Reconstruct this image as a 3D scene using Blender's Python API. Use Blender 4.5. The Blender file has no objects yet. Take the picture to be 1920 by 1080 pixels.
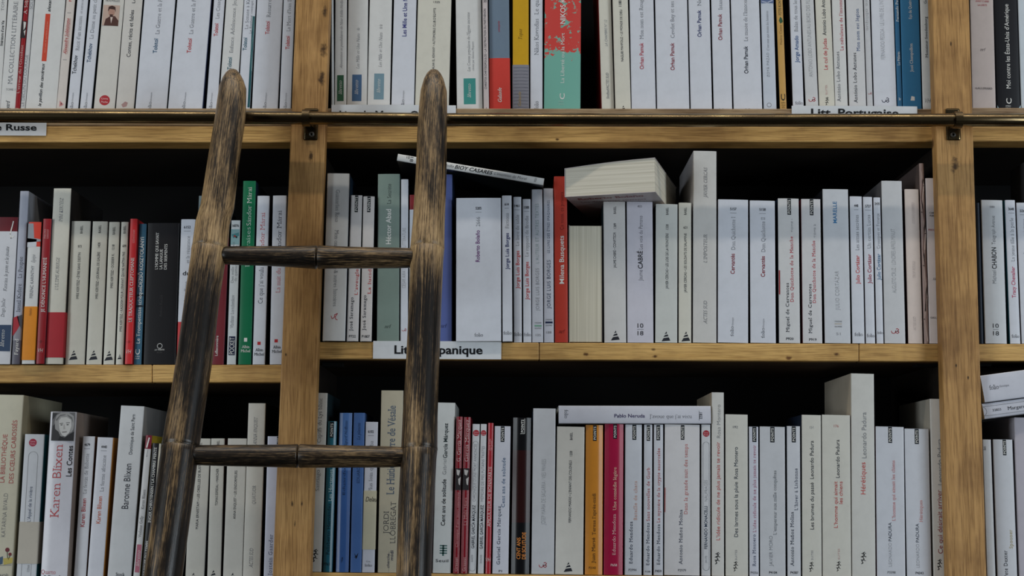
import bpy, bmesh, math, random
from mathutils import Vector, Matrix
random.seed(7)
C = bpy.context.scene.collection
SC = bpy.context.scene

# ------------------------------------------------------------------ camera, world, lights, exposure
F = 2667.0
CAM = Vector((0.0, -1.72, 1.50))
PITCH, ROLL = math.radians(8.2), math.radians(0.3)
FW = Vector((0, math.cos(PITCH), math.sin(PITCH)))
_up = Vector((0, -math.sin(PITCH), math.cos(PITCH)))
_rt = Vector((1, 0, 0))
RT = _rt * math.cos(ROLL) + _up * math.sin(ROLL)
UP = _up * math.cos(ROLL) - _rt * math.sin(ROLL)
cam = bpy.data.cameras.new('camera')
cam.sensor_width = 36.0
cam.lens = 36.0 * F / 1920.0
co = bpy.data.objects.new('camera', cam)
C.objects.link(co)
co.matrix_world = Matrix(((RT.x, UP.x, -FW.x, CAM.x), (RT.y, UP.y, -FW.y, CAM.y), (RT.z, UP.z, -FW.z, CAM.z), (0, 0, 0, 1)))
SC.camera = co
SC.view_settings.view_transform = 'Standard'
SC.view_settings.look = 'None'
SC.view_settings.gamma = 1.0
SC.view_settings.use_curve_mapping = False
SC.view_settings.exposure = 0.0

w = bpy.data.worlds.new('room_light')
SC.world = w
w.use_nodes = True
nt = w.node_tree
nt.nodes.clear()
_o = nt.nodes.new('ShaderNodeOutputWorld')
_b = nt.nodes.new('ShaderNodeBackground')
_tc = nt.nodes.new('ShaderNodeTexCoord')
_sx = nt.nodes.new('ShaderNodeSeparateXYZ')
_cr = nt.nodes.new('ShaderNodeValToRGB')
nt.links.new(_tc.outputs['Generated'], _sx.inputs[0])
nt.links.new(_sx.outputs['Z'], _cr.inputs[0])
nt.links.new(_cr.outputs[0], _b.inputs[0])
nt.links.new(_b.outputs[0], _o.inputs[0])
_cr.color_ramp.elements[0].position = 0.05
_cr.color_ramp.elements[0].color = (0.006, 0.006, 0.008, 1)
_cr.color_ramp.elements[1].position = 0.90
_cr.color_ramp.elements[1].color = (0.92, 0.95, 1.0, 1)
_e = _cr.color_ramp.elements.new(0.42)
_e.color = (0.13, 0.14, 0.165, 1)
_b.inputs[1].default_value = 0.50


def lamp(name, x, y, z, e, sx, sy, col, tx, ty, tz):
    l = bpy.data.lights.new(name, 'AREA')
    l.shape = 'RECTANGLE'
    l.size = sx
    l.size_y = sy
    l.energy = e
    l.color = col
    o = bpy.data.objects.new(name, l)
    C.objects.link(o)
    o.location = (x, y, z)
    o.rotation_euler = (Vector((tx, ty, tz)) - Vector((x, y, z))).to_track_quat('-Z', 'Y').to_euler()
    return o


# strip lamps on the shop ceiling, a cool window to the right of the camera and an added cool fill light at its left
for _x in (-1.3, 0.1, 1.5):
    lamp('ceiling_strip', _x, -1.05, 4.25, 11.5, 1.15, 0.06, (1.0, 0.90, 0.76), _x, 0.0, 1.6)
lamp('window_and_fill', 3.0, -2.5, 1.8, 50.0, 1.0, 1.6, (0.82, 0.92, 1.0), 0, 0, 1.6)
lamp('window_and_fill', -3.1, -2.7, 1.7, 50.0, 1.0, 1.6, (0.87, 0.95, 1.0), 0, 0, 1.5)  # added fill to even out the lower rows, no window stands there


# ------------------------------------------------------------------ pixel measurements -> places on real planes
def ray(px, py):
    return FW + RT * ((px - 960.0) / F) - UP * ((py - 540.0) / F)


def at(px, py, Y):
    d = ray(px, py)
    return CAM + d * ((Y - CAM.y) / d.y)


def lin(c):
    return tuple(((v / 255.0) / 12.92 if v <= 10 else ((v / 255.0 + 0.055) / 1.055) ** 2.4) for v in c) + (1.0,)


# ------------------------------------------------------------------ materials
MATS = {}


def base_mat(name, rough):
    m = bpy.data.materials.new(name)
    m.use_nodes = True
    n = m.node_tree.nodes
    b = n['Principled BSDF']
    b.inputs['Roughness'].default_value = rough
    b.inputs['Specular IOR Level'].default_value = 0.35
    return m, n, m.node_tree.links, b


def noise(n, l, scale, vec, detail=4, rough=0.6, dist=0.0):
    t = n.new('ShaderNodeTexNoise')
    t.inputs['Scale'].default_value = scale
    t.inputs['Detail'].default_value = detail
    t.inputs['Roughness'].default_value = rough
    t.inputs['Distortion'].default_value = dist
    l.new(vec, t.inputs['Vector'])
    return t


def mapping(n, l, scale, src='Object'):
    tc = n.new('ShaderNodeTexCoord')
    mp = n.new('ShaderNodeMapping')
    mp.inputs['Scale'].default_value = scale
    l.new(tc.outputs[src], mp.inputs['Vector'])
    return mp.outputs['Vector']


def ramp(n, l, fac, stops):
    r = n.new('ShaderNodeValToRGB')
    while len(r.color_ramp.elements) < len(stops):
        r.color_ramp.elements.new(0.5)
    for e, (p, c) in zip(r.color_ramp.elements, stops):
        e.position = p
        e.color = lin(c) if len(c) == 3 else c
    l.new(fac, r.inputs[0])
    return r.outputs[0]


def mix(n, l, mode, fac, a, b):
    x = n.new('ShaderNodeMix')
    x.data_type = 'RGBA'
    x.blend_type = mode
    if isinstance(fac, (int, float)):
        x.inputs[0].default_value = fac
    else:
        l.new(fac, x.inputs[0])
    for s, v in ((6, a), (7, b)):
        if isinstance(v, tuple):
            x.inputs[s].default_value = v
        else:
            l.new(v, x.inputs[s])
    return x.outputs[2]


def paper(col, rough=0.5, var=0.03):
    """printed card / paper with faint handling marks"""
    k = ('paper', col, rough, var)
    if k in MATS:
        return MATS[k]
    m, n, l, b = base_mat('printed_card', rough)
    v = mapping(n, l, (1, 1, 1))
    t = noise(n, l, 55.0, v, 5, 0.65)
    d = tuple(max(0, x * (1 - var)) for x in col)
    u = tuple(min(255, x * (1 + var * 0.4)) for x in col)
    l.new(ramp(n, l, t.outputs['Fac'], [(0.3, d), (0.55, col), (0.8, u)]), b.inputs['Base Color'])
    bp = n.new('ShaderNodeBump')
    bp.inputs['Strength'].default_value = 0.02
    bp.inputs['Distance'].default_value = 0.002
    l.new(t.outputs['Fac'], bp.inputs['Height'])
    l.new(bp.outputs['Normal'], b.inputs['Normal'])
    MATS[k] = m
    return m


def gloss(col):
    """laminated cover"""
    k = ('gloss', col)
    if k in MATS:
        return MATS[k]
    m = paper(col, 0.28, 0.03)
    MATS[k] = m
    return m


def pages_mat():
    if 'pages' in MATS:
        return MATS['pages']
    m, n, l, b = base_mat('page_edges', 0.8)
    v = mapping(n, l, (900, 4, 4))
    t = noise(n, l, 1.0, v, 3)
    l.new(ramp(n, l, t.outputs['Fac'], [(0.3, (190, 184, 164)), (0.7, (224, 219, 202))]), b.inputs['Base Color'])
    MATS['pages'] = m
    return m


def splatter_mat():
    """coral cover with a ragged turquoise print coming through"""
    m, n, l, b = base_mat('splattered_print', 0.4)
    v = mapping(n, l, (1, 1, 1))
    t = noise(n, l, 75.0, v, 6, 0.7, 0.4)
    s = n.new('ShaderNodeSeparateXYZ')
    l.new(mapping(n, l, (1, 1, 1)), s.inputs[0])
    mr = n.new('ShaderNodeMapRange')
    mr.inputs['From Min'].default_value = 0.050
    mr.inputs['From Max'].default_value = 0.085
    mr.inputs['To Min'].default_value = 0.42
    mr.inputs['To Max'].default_value = 0.0
    l.new(s.outputs['Z'], mr.inputs['Value'])
    ad = n.new('ShaderNodeMath')
    ad.operation = 'ADD'
    l.new(t.outputs['Fac'], ad.inputs[0])
    l.new(mr.outputs[0], ad.inputs[1])
    l.new(ramp(n, l, ad.outputs[0], [(0.555, (205, 72, 66)), (0.575, (118, 178, 163))]), b.inputs['Base Color'])
    return m


def wood(name, tone, grain, scale=(60, 60, 5), rough=0.55, marks=(), stretch=(1, 1, 1)):
    m, n, l, b = base_mat(name, rough)
    tc = n.new('ShaderNodeTexCoord')
    mp = n.new('ShaderNodeMapping')
    mp.inputs['Scale'].default_value = scale
    oi = n.new('ShaderNodeObjectInfo')
    ml = n.new('ShaderNodeMath')
    ml.operation = 'MULTIPLY'
    ml.inputs[1].default_value = 37.0
    l.new(oi.outputs['Random'], ml.inputs[0])
    l.new(tc.outputs['Object'], mp.inputs['Vector'])
    l.new(ml.outputs[0], mp.inputs['Location'])
    v = mp.outputs['Vector']
    t1 = noise(n, l, 1.0, v, 6, 0.6, 0.6)
    t2 = noise(n, l, 6.0, v, 3, 0.6, 0.2)
    lo = tuple(max(0, a - g) for a, g in zip(tone, grain))
    hi = tuple(min(255, a + g * 0.7) for a, g in zip(tone, grain))
    c1 = ramp(n, l, t1.outputs['Fac'], [(0.28, lo), (0.5, tone), (0.75, hi)])
    c2 = ramp(n, l, t2.outputs['Fac'], [(0.33, (186, 176, 164)), (0.56, (255, 255, 255))])
    c = mix(n, l, 'MULTIPLY', 0.8, c1, c2)
    # broad handling stains
    t3 = noise(n, l, 9.0, tc.outputs['Object'], 4, 0.6)
    c3 = ramp(n, l, t3.outputs['Fac'], [(0.34, (150, 130, 116)), (0.55, (255, 255, 255))])
    c = mix(n, l, 'MULTIPLY', 0.55, c, c3)
    # knots
    vo = n.new('ShaderNodeTexVoronoi')
    vo.inputs['Scale'].default_value = 9.0
    l.new(tc.outputs['Object'], vo.inputs['Vector'])
    c4 = ramp(n, l, vo.outputs['Distance'], [(0.035, (70, 48, 30)), (0.075, (255, 255, 255))])
    c = mix(n, l, 'MULTIPLY', 0.8, c, c4)
    # single knots, holes and smudges where the boards have them
    wob = noise(n, l, 140.0, tc.outputs['Object'], 3, 0.6)
    for p, rad, mc in marks:
        sb = n.new('ShaderNodeVectorMath')
        sb.operation = 'SUBTRACT'
        sb.inputs[1].default_value = p
        l.new(tc.outputs['Object'], sb.inputs[0])
        sc_ = n.new('ShaderNodeVectorMath')
        sc_.operation = 'MULTIPLY'
        sc_.inputs[1].default_value = stretch
        l.new(sb.outputs[0], sc_.inputs[0])
        ln_ = n.new('ShaderNodeVectorMath')
        ln_.operation = 'LENGTH'
        l.new(sc_.outputs[0], ln_.inputs[0])
        dv = n.new('ShaderNodeMath')
        dv.operation = 'MULTIPLY_ADD'
        l.new(ln_.outputs['Value'], dv.inputs[0])
        dv.inputs[1].default_value = 0.5 / rad
        l.new(wob.outputs['Fac'], dv.inputs[2])
        c = mix(n, l, 'MULTIPLY', 0.9, c, ramp(n, l, dv.outputs[0], [(0.62, mc), (0.95, (255, 255, 255))]))
    l.new(c, b.inputs['Base Color'])
    bp = n.new('ShaderNodeBump')
    bp.inputs['Strength'].default_value = 0.15
    bp.inputs['Distance'].default_value = 0.001
    l.new(t2.outputs['Fac'], bp.inputs['Height'])
    l.new(bp.outputs['Normal'], b.inputs['Normal'])
    return m


def bamboo(name, zlo, zhi, blo, bhi, hue=0):
    """bamboo under old black lacquer, worn through to tan fibres that run along its own z; wear runs from blo at zlo to bhi at zhi"""
    m, n, l, b = base_mat(name, 0.4)
    tc = n.new('ShaderNodeTexCoord')

    def nz(sx, sz, detail, rough, dist):
        mp = n.new('ShaderNodeMapping')
        mp.inputs['Scale'].default_value = (sx, sx, sz)
        l.new(tc.outputs['Object'], mp.inputs['Vector'])
        return noise(n, l, 1.0, mp.outputs['Vector'], detail, rough, dist).outputs['Fac']

    def madd(x, k, y):
        a = n.new('ShaderNodeMath')
        a.operation = 'MULTIPLY_ADD'
        l.new(x, a.inputs[0])
        a.inputs[1].default_value = k
        if isinstance(y, float):
            a.inputs[2].default_value = y
        else:
            l.new(y, a.inputs[2])
        return a.outputs[0]

    fib = nz(1050, 9, 3, 0.6, 0.1)        # fine fibres
    pat = nz(30, 6, 2.5, 0.5, 0.5)         # lacquer patches
    pit = nz(480, 110, 3, 0.6, 0.0)       # pits and flecks
    sp = n.new('ShaderNodeSeparateXYZ')
    l.new(tc.outputs['Object'], sp.inputs[0])
    mz = n.new('ShaderNodeMapRange')
    mz.inputs['From Min'].default_value = zlo
    mz.inputs['From Max'].default_value = zhi
    mz.inputs['To Min'].default_value = blo
    mz.inputs['To Max'].default_value = bhi
    l.new(sp.outputs['Z'], mz.inputs['Value'])
    wear = madd(pat, 1.5, mz.outputs[0])
    wear = madd(fib, 1.05, wear)
    wear = madd(pit, 0.45, wear)
    mr = n.new('ShaderNodeMapRange')
    mr.inputs['From Min'].default_value = 1.0
    mr.inputs['From Max'].default_value = 2.0
    l.new(wear, mr.inputs['Value'])
    c = ramp(n, l, mr.outputs[0], [(0.20, (20, 17, 14)), (0.38, (48, 38, 28)), (0.50, (104, 84, 58)), (0.66, (156, 128, 90)), (0.9, (200, 170, 124))])
    l.new(c, b.inputs['Base Color'])
    r = ramp(n, l, mr.outputs[0], [(0.3, (0.30, 0.30, 0.30, 1)), (0.7, (0.46, 0.46, 0.46, 1))])
    l.new(r, b.inputs['Roughness'])
    b.inputs['Specular IOR Level'].default_value = 0.45
    bp = n.new('ShaderNodeBump')
    bp.inputs['Strength'].default_value = 0.25
    bp.inputs['Distance'].default_value = 0.0006
    l.new(wear, bp.inputs['Height'])
    l.new(bp.outputs['Normal'], b.inputs['Normal'])
    return m


def brass_mat():
    m, n, l, b = base_mat('aged_brass', 0.3)
    b.inputs['Metallic'].default_value = 1.0
    v = mapping(n, l, (18, 160, 160))
    t = noise(n, l, 1.0, v, 5, 0.65)
    l.new(ramp(n, l, t.outputs['Fac'], [(0.3, (78, 66, 50)), (0.5, (112, 96, 70)), (0.8, (172, 152, 110))]), b.inputs['Base Color'])
    l.new(ramp(n, l, t.outputs['Fac'], [(0.3, (0.30, 0.30, 0.30, 1)), (0.8, (0.18, 0.18, 0.18, 1))]), b.inputs['Roughness'])
    return m


YS = 0.020         # front edge of the shelves, behind the face of the uprights
SM = (78, 66, 58)
M_STILE = wood('oak_upright', (190, 147, 91), (16, 15, 13), (90, 90, 4), marks=[(tuple(at(x, y, 0.0)), r, c) for x, y, r, c in
               ((609, 22, .0045, SM), (607, 94, .0055, SM), (603, 148, .0055, SM), (583, 292, .004, SM), (1793, 685, .0016, (40, 30, 24)), (1815, 709, .0015, (40, 30, 24)), (1783, 83, .0018, (60, 44, 34)), (1790, 310, .006, SM), (548, 944, .002, (60, 44, 34)), (566, 945, .0018, (60, 44, 34)), (553, 983, .002, (60, 44, 34)), (536, 665, .0013, (40, 30, 24)))], stretch=(1, 1, .45))
M_SHELF = wood('oak_shelf', (216, 174, 106), (14, 15, 14), (4, 60, 110), marks=[(tuple(at(x, y, YS)), r, c) for x, y, r, c in
               ((1098, 664, .0034, (104, 74, 48)), (1226, 655, .003, (92, 66, 44)), (1228, 668, .0026, (104, 74, 48)), (1480, 671, .0036, (120, 86, 54)), (1569, 664, .003, (100, 72, 46)), (1045, 262, .002, (90, 66, 44)))], stretch=(.7, 1, 1.2))
M_DARK = wood('interior_shade_wood', (32, 24, 17), (6, 5, 4), (4, 60, 90), 0.8)  # unlit case interior: shade put into the wood colour
M_UNDER = wood('underside_shade_wood', (76, 56, 34), (10, 9, 7), (4, 60, 90), 0.8)  # dim shelf undersides: shade put into the brown
M_STRIP = wood('grey_oak_board', (176, 150, 116), (16, 16, 15), (4, 60, 90))
M_POLE = bamboo('blackened_bamboo_pole', 1.45, 2.1, -0.30, 0.16)
M_POLE2 = bamboo('blackened_bamboo_upright', 1.45, 2.1, -0.25, 0.14)
M_RUNG = bamboo('blackened_bamboo_rung', -1, 1, -0.12, -0.12)
M_BRASS = brass_mat()
M_BACK = paper((9, 8, 8), 0.9)  # near-black; on the back panel it is deep shade put into the colour
M_IRON = paper((70, 66, 60), 0.4)


# ------------------------------------------------------------------ object helpers
def link(name, bm, mats, parent=None):
    me = bpy.data.meshes.new(name)
    bm.to_mesh(me)
    bm.free()
    for m in (mats if isinstance(mats, (list, tuple)) else [mats]):
        me.materials.append(m)
    o = bpy.data.objects.new(name, me)
    C.objects.link(o)
    if parent:
        o.parent = parent
    return o


def thing(name, label, cat, mw, group=None):
    o = bpy.data.objects.new(name, None)
    o.empty_display_size = 0.02
    C.objects.link(o)
    o.matrix_world = mw
    o['label'] = label
    o['category'] = cat
    if group:
        o['group'] = group
    return o


def add_hull(bm, lo, hi, mat=0):
    """prism between two quads (lists of four points each, same order)"""
    a = [bm.verts.new(p) for p in lo]
    b = [bm.verts.new(p) for p in hi]
    fs = [bm.faces.new(a[::-1]), bm.faces.new(b)]
    for i in range(4):
        j = (i + 1) % 4
        fs.append(bm.faces.new((a[i], a[j], b[j], b[i])))
    for f in fs:
        f.material_index = mat
    return fs


def add_box(bm, x0, x1, y0, y1, z0, z1, mat=0):
    return add_hull(bm, [(x0, y0, z0), (x1, y0, z0), (x1, y1, z0), (x0, y1, z0)],
                    [(x0, y0, z1), (x1, y0, z1), (x1, y1, z1), (x0, y1, z1)], mat)


def bevel(bm, wd, seg=2):
    bmesh.ops.recalc_face_normals(bm, faces=bm.faces)
    es = [e for e in bm.edges if len(e.link_faces) == 2 and e.calc_face_angle(0) > 0.6]
    bmesh.ops.bevel(bm, geom=es, offset=wd, segments=seg, affect='EDGES', profile=0.5)


# ------------------------------------------------------------------ lettering
_cu = bpy.data.curves.new('lettering', 'FONT')
_cu.resolution_u = 3
_to = bpy.data.objects.new('lettering', _cu)
CAP, XH, DES = 0.682, 0.449, -0.23


def glyphs(text, st):
    """(verts, faces) of a line of writing, baseline at 0, cap height 1, width 1"""
    _cu.body = text
    _cu.offset = {'b': 0.010, 'B': 0.026, 'l': -0.016, 's': -0.014, 'S': 0.0}.get(st[0], 0.0)
    _cu.shear = 0.28 if 'i' in st else 0.0
    _cu.space_character = 1.12 if 'w' in st else 1.0
    me = bpy.data.meshes.new_from_object(_to)
    vs = [(v.co.x, v.co.y) for v in me.vertices]
    fs = [tuple(p.vertices) for p in me.polygons]
    if st[0] in 'sS':
        cnt = {}
        for p in me.polygons:
            for k in p.edge_keys:
                cnt[k] = cnt.get(k, 0) + 1
        sh = 0.28 if 'i' in st else 0.0
        th = 0.045 if st[0] == 's' else 0.06
        for (a, b), c in cnt.items():
            if c != 1:
                continue
            (x0, y0), (x1, y1) = vs[a], vs[b]
            if abs(y0 - y1) > 2e-3 or not 0.045 < abs(x1 - x0) < 0.16:
                continue
            if x0 > x1:
                x0, x1 = x1, x0
            for lv, kind in ((0, 'b'), (DES, 'b'), (XH, 't'), (CAP, 'c'), (0.72, 't'), (0.74, 't')):
                if abs(y0 - lv) < 0.022:
                    e0 = 0.075
                    e1 = 0.0 if kind == 't' else 0.075
                    ya, yb = (y0, y0 + th) if kind == 'b' else (y0 - th, y0)
                    i = len(vs)
                    vs += [(x0 - e0, ya, 1), (x1 + e1, ya, 1), (x1 + e1, yb, 1), (x0 - e0, yb, 1)]
                    fs.append((i, i + 1, i + 2, i + 3))
                    break
    bpy.data.meshes.remove(me)
    adv = max(1.0, len(text)) * 1.1
    bad = {i for i, q in enumerate(vs) if not (-0.32 < q[1] < 1.05 and -0.4 < q[0] < adv)}
    if bad:                                    # stray spikes of thinned outlines
        fs = [f for f in fs if not bad & set(f)]
        vs = [(0.1, 0.1) if i in bad else v for i, v in enumerate(vs)]
    if not vs:
        return [], []
    xa, xb = min(v[0] for v in vs), max(v[0] for v in vs)
    k = 1.0 / max(1e-6, xb - xa)
    return [((q[0] - xa) * k, q[1] / CAP) + tuple(q[2:]) for q in vs], fs, (xb - xa) / CAP


# colours ------------------------------------------------------------
W = (213, 217, 226)
WN = (216, 217, 216)
CR = (215, 213, 201)
CY = (206, 202, 184)
GY = (112, 114, 120)
LG = (150, 152, 156)
DK = (40, 42, 50)
BK = (18, 19, 23)
RD = (190, 62, 58)
DR = (142, 46, 54)
BL = (48, 98, 150)
NV = (38, 46, 104)
TL = (40, 96, 112)
PW = (226, 226, 222)
OR = (224, 138, 62)
TN = (196, 160, 120)
DARKS = [(24, 34, 52), (52, 22, 26), (20, 22, 28), (30, 46, 52), (40, 30, 30), (22, 40, 60)]


# print primitives: everything is measured along the spine (u across 0..1, y in photo rows)
def V(t, y0, y1, u, c, col=DK, st='n'): return ('t', 'V', t, y0, y1, u, c, col, st)
def D(t, y0, y1, u, c, col=DK, st='n'): return ('t', 'D', t, y0, y1, u, c, col, st)
def H(t, y, u, wpx, c, col=DK, st='n'): return ('t', 'H', t, y, wpx, u, c, col, st)
def R(u0, u1, y0, y1, col): return ('p', [[(u0, y0), (u1, y0), (u1, y1), (u0, y1)]], col, 0)
def P(polys, col, lay=1): return ('p', polys, col, lay)
def CI(u, y, rx, col, ry=None, lay=0): return ('c', u, y, rx, ry or rx, col, lay)
def LN(pts, wd, col): return ('l', pts, wd, col)


def PT(u0, u1, y0, y1, bg=(22, 28, 34)):
    return [R(u0, u1, y0, y1, bg), V('POINTS', y1 - 2.5, y0 + 3, (u0 + u1) / 2, (4.6), PW, 'bw')]


def LIB(u0, u1, y0, y1, bg):
    return [R(u0, u1, y0, y1, bg), V('libretto', y1 - 12, y0 + 10, (u0 + u1) / 2 - 0.02, 6.5, PW, 'si')]


def TRI(u, y0, y1):
    """striped triangular press mark"""
    h = y1 - y0
    out = []
    for a, b in ((0.0, 0.26), (0.36, 0.55), (0.66, 1.0)):
        ya, yb = y0 + h * a, y0 + h * b
        ha, hb = h * 0.02 + h * 0.44 * a, h * 0.02 + h * 0.44 * b
        out.append([('px', u, -ha + h * .06, ya + h * .06), ('px', u, ha, ya - h * .03), ('px', u, hb, yb - h * .03), ('px', u, -hb, yb + h * .06)])
    return [('q', out, DK)]


def SQ(u, y, s, col):
    """curling S-like press mark"""
    pts = [(-.9, -.15), (-.75, .3), (-.3, .45), (.05, .2), (.1, -.2), (.2, .25), (.6, .42), (.9, .1), (.6, -.12), (.3, -.1), (.7, -.2), (.85, -.5), (.5, -.75), (.25, -.6)]
    return [('k', u, y, [(a * s, b * s) for a, b in pts], s * 0.16, col)]


def SAL(u, y0, y1, col=BK):
    """small black lizard-like press mark"""
    s = (y1 - y0) / 2.0
    y = (y0 + y1) / 2.0
    a = [(-.35, .95), (-.1, .8), (-.3, .45), (.1, .2), (-.15, -.2), (.15, -.5), (-.1, -.8), (.2, -.95)]
    b = [(-.45, .3), (-.1, .3), (.35, .45)]
    c = [(-.4, -.15), (0, -.35), (.42, -.2)]
    d = [(-.35, -.75), (0, -.6), (.38, -.8)]
    return [('k', u, y, [(p * s, q * s) for p, q in x], s * wd, col) for x, wd in ((a, .13), (b, .10), (c, .13), (d, .09))]


def FOL(y, u, wpx=19, c=7.5): return [H('folio', y, u, wpx, c, DK, 's')]
def FCL(u, y0=170, y1=203): return [V('folio', y1 + 3, y1 - 16, u, 6, DK, 's'), V('classique', y1 - 17, y0, u + 0.02, 3.4, GY, 's')]
def NUM(t, y, u, wpx=13, ul=True): return [H(t, y, u, wpx, 5.0, DK, 'b')] + ([('k', u, y + 7.5, [(-wpx / 2, 0), (wpx / 2, 0)], .7, GY)] if ul else [])
def RING(u0, u1, y0, y1, col=GY): return [('o', u0, u1, y0, y1, col)]
def CLOGO(u, y, col=PW): return [V('C', y + 6, y - 6, u, 11, col, 'b'), H('AMBO', y + 9.5, u, 11, 2.4, col), H('URAK', y + 13.5, u, 11, 2.4, col), H('IS', y + 17.5, u, 6, 2.4, col)]
def VHM(u, y, col=PW): return [H('VH', y, u, 10, 8, col, 'li')]


class Sheet:
    """flat printed marks on the x-z face of a book, one mesh, one slot per ink"""
    def __init__(s, bm, mats, wd, h, wpx, y0, y1, off=0.0, bulge=0.0):
        s.bulge = bulge
        s.bm, s.mats, s.w, s.h, s.k, s.y0, s.y1, s.off = bm, mats, wd, h, wd / wpx, y0, y1, off

    def slot(s, col):
        m = paper(col, 0.5, 0.03)
        if m not in s.mats:
            s.mats.append(m)
        return s.mats.index(m)

    def z(s, y): return (s.y1 - y) / (s.y1 - s.y0) * s.h
    def cz(s, z): return min(s.h - 0.0002, max(0.0004, z))
    def x(s, u): return (u - 0.5) * s.w

    def face(s, pts, si, lay):
        y = -0.00004 * (lay + 1) - s.off
        f = s.bm.faces.new([s.bm.verts.new((a, y, s.cz(b))) for a, b in pts])
        f.material_index = si
        f.normal_update()
        if f.normal.y > 0:
            f.normal_flip()

    def ribbon(s, pts, wd, si, lay=1):
        for (ax, az), (bx, bz) in zip(pts, pts[1:]):
            d = Vector((bx - ax, bz - az))
            if d.length < 1e-7:
                continue
            e = d.normalized() * wd * 0.25
            n = Vector((-d.y, d.x)).normalized() * wd / 2
            s.face([(ax - e.x + n.x, az - e.y + n.y), (ax - e.x - n.x, az - e.y - n.y), (bx + e.x - n.x, bz + e.y - n.y), (bx + e.x + n.x, bz + e.y + n.y)], si, lay)

    def put(s, p):
        kind = p[0]
        if kind == 't':
            _, o, t, a, b, u, c, col, st = p
            g = glyphs(t, st)
            if not g[0]:
                return
            vs, fs, nat = g
            si = s.slot(col)
            cap = c * s.k
            xc = s.x(u)
            if o == 'V':
                za, zb = s.z(a), s.z(b)
                tr = lambda q: (xc + cap / 2 - q[1] * cap, za + q[0] * (zb - za))
            elif o == 'D':
                za, zb = s.z(a), s.z(b)
                tr = lambda q: (xc - cap / 2 + q[1] * cap, za + q[0] * (zb - za))
            else:
                wm = b * s.k
                zc = s.z(a)
                tr = lambda q: (xc - wm / 2 + q[0] * wm, zc - cap / 2 + q[1] * cap)
            bv = []
            for q in vs:
                tx, tz = tr(q)
                yv = s.bulge * min(1.0, (tx / s.w * 2) ** 2) - 0.00024 - s.off + (0.00002 if len(q) > 2 else 0.0)
                bv.append(s.bm.verts.new((tx, yv, s.cz(tz))))
            for f in fs:
                try:
                    nf = s.bm.faces.new([bv[i] for i in f])
                    nf.material_index = si
                except ValueError:
                    pass
        elif kind == 'p':
            si = s.slot(p[2])
            for poly in p[1]:
                s.face([(s.x(u), s.z(y)) for u, y in poly], si, p[3])
        elif kind == 'q':
            si = s.slot(p[2])
            for poly in p[1]:
                s.face([(s.x(u) + dx * s.k, s.z(y)) for _, u, dx, y in poly], si, 1)
        elif kind == 'c':
            _, u, y, rx, ry, col, lay = p
            si = s.slot(col)
            s.face([(s.x(u) + rx * s.k * math.cos(a * math.pi / 10), s.z(y) + ry * s.k * math.sin(a * math.pi / 10)) for a in range(20)], si, lay)
        elif kind == 'k':
            _, u, y, pts, wd, col = p
            s.ribbon([(s.x(u) + a * s.k, s.z(y) - b * s.k) for a, b in pts], wd * s.k, s.slot(col))
        elif kind == 'l':
            _, pts, wd, col = p
            s.ribbon([(s.x(u), s.z(y)) for u, y in pts], wd * s.k, s.slot(col))
        elif kind == 'o':
            _, u0, u1, y0, y1, col = p
            xa, xb, za, zb = s.x(u0), s.x(u1), s.z(y1), s.z(y0)
            r = (xb - xa) / 2
            pts = [((xa + xb) / 2 + r * math.cos(a * math.pi / 8), zb - r + r * math.sin(a * math.pi / 8)) for a in range(9)]
            pts += [((xa + xb) / 2 - r * math.cos(a * math.pi / 8), za + r - r * math.sin(a * math.pi / 8)) for a in range(9)]
            s.ribbon(pts + pts[:1], 0.7 * s.k, s.slot(col))


def flat(seq):
    out = []
    for p in seq:
        if isinstance(p, list):
            out += flat(p)
        else:
            out.append(p)
    return out


def profile(wd, d, r, bulge):
    """outer U of a paperback cover seen from above, left fore-edge to right fore-edge; tag 0 spine, 1 left board, 2 right board"""
    hw = wd / 2
    r = min(r, hw * 0.6)
    pts = [(-hw, d)]
    for a in range(5):
        t = math.pi / 2 * a / 4
        pts.append((-hw + r - r * math.cos(t), bulge + r - r * math.sin(t)))
    for i in range(1, 6):
        x = -(hw - r) + 2 * (hw - r) * i / 6
        pts.append((x, bulge * (x / hw) ** 2))
    for a in range(5):
        t = math.pi / 2 * a / 4
        pts.append((hw - r + r * math.sin(t), bulge + r - r * math.cos(t)))
    pts.append((hw, d))
    return pts


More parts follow.
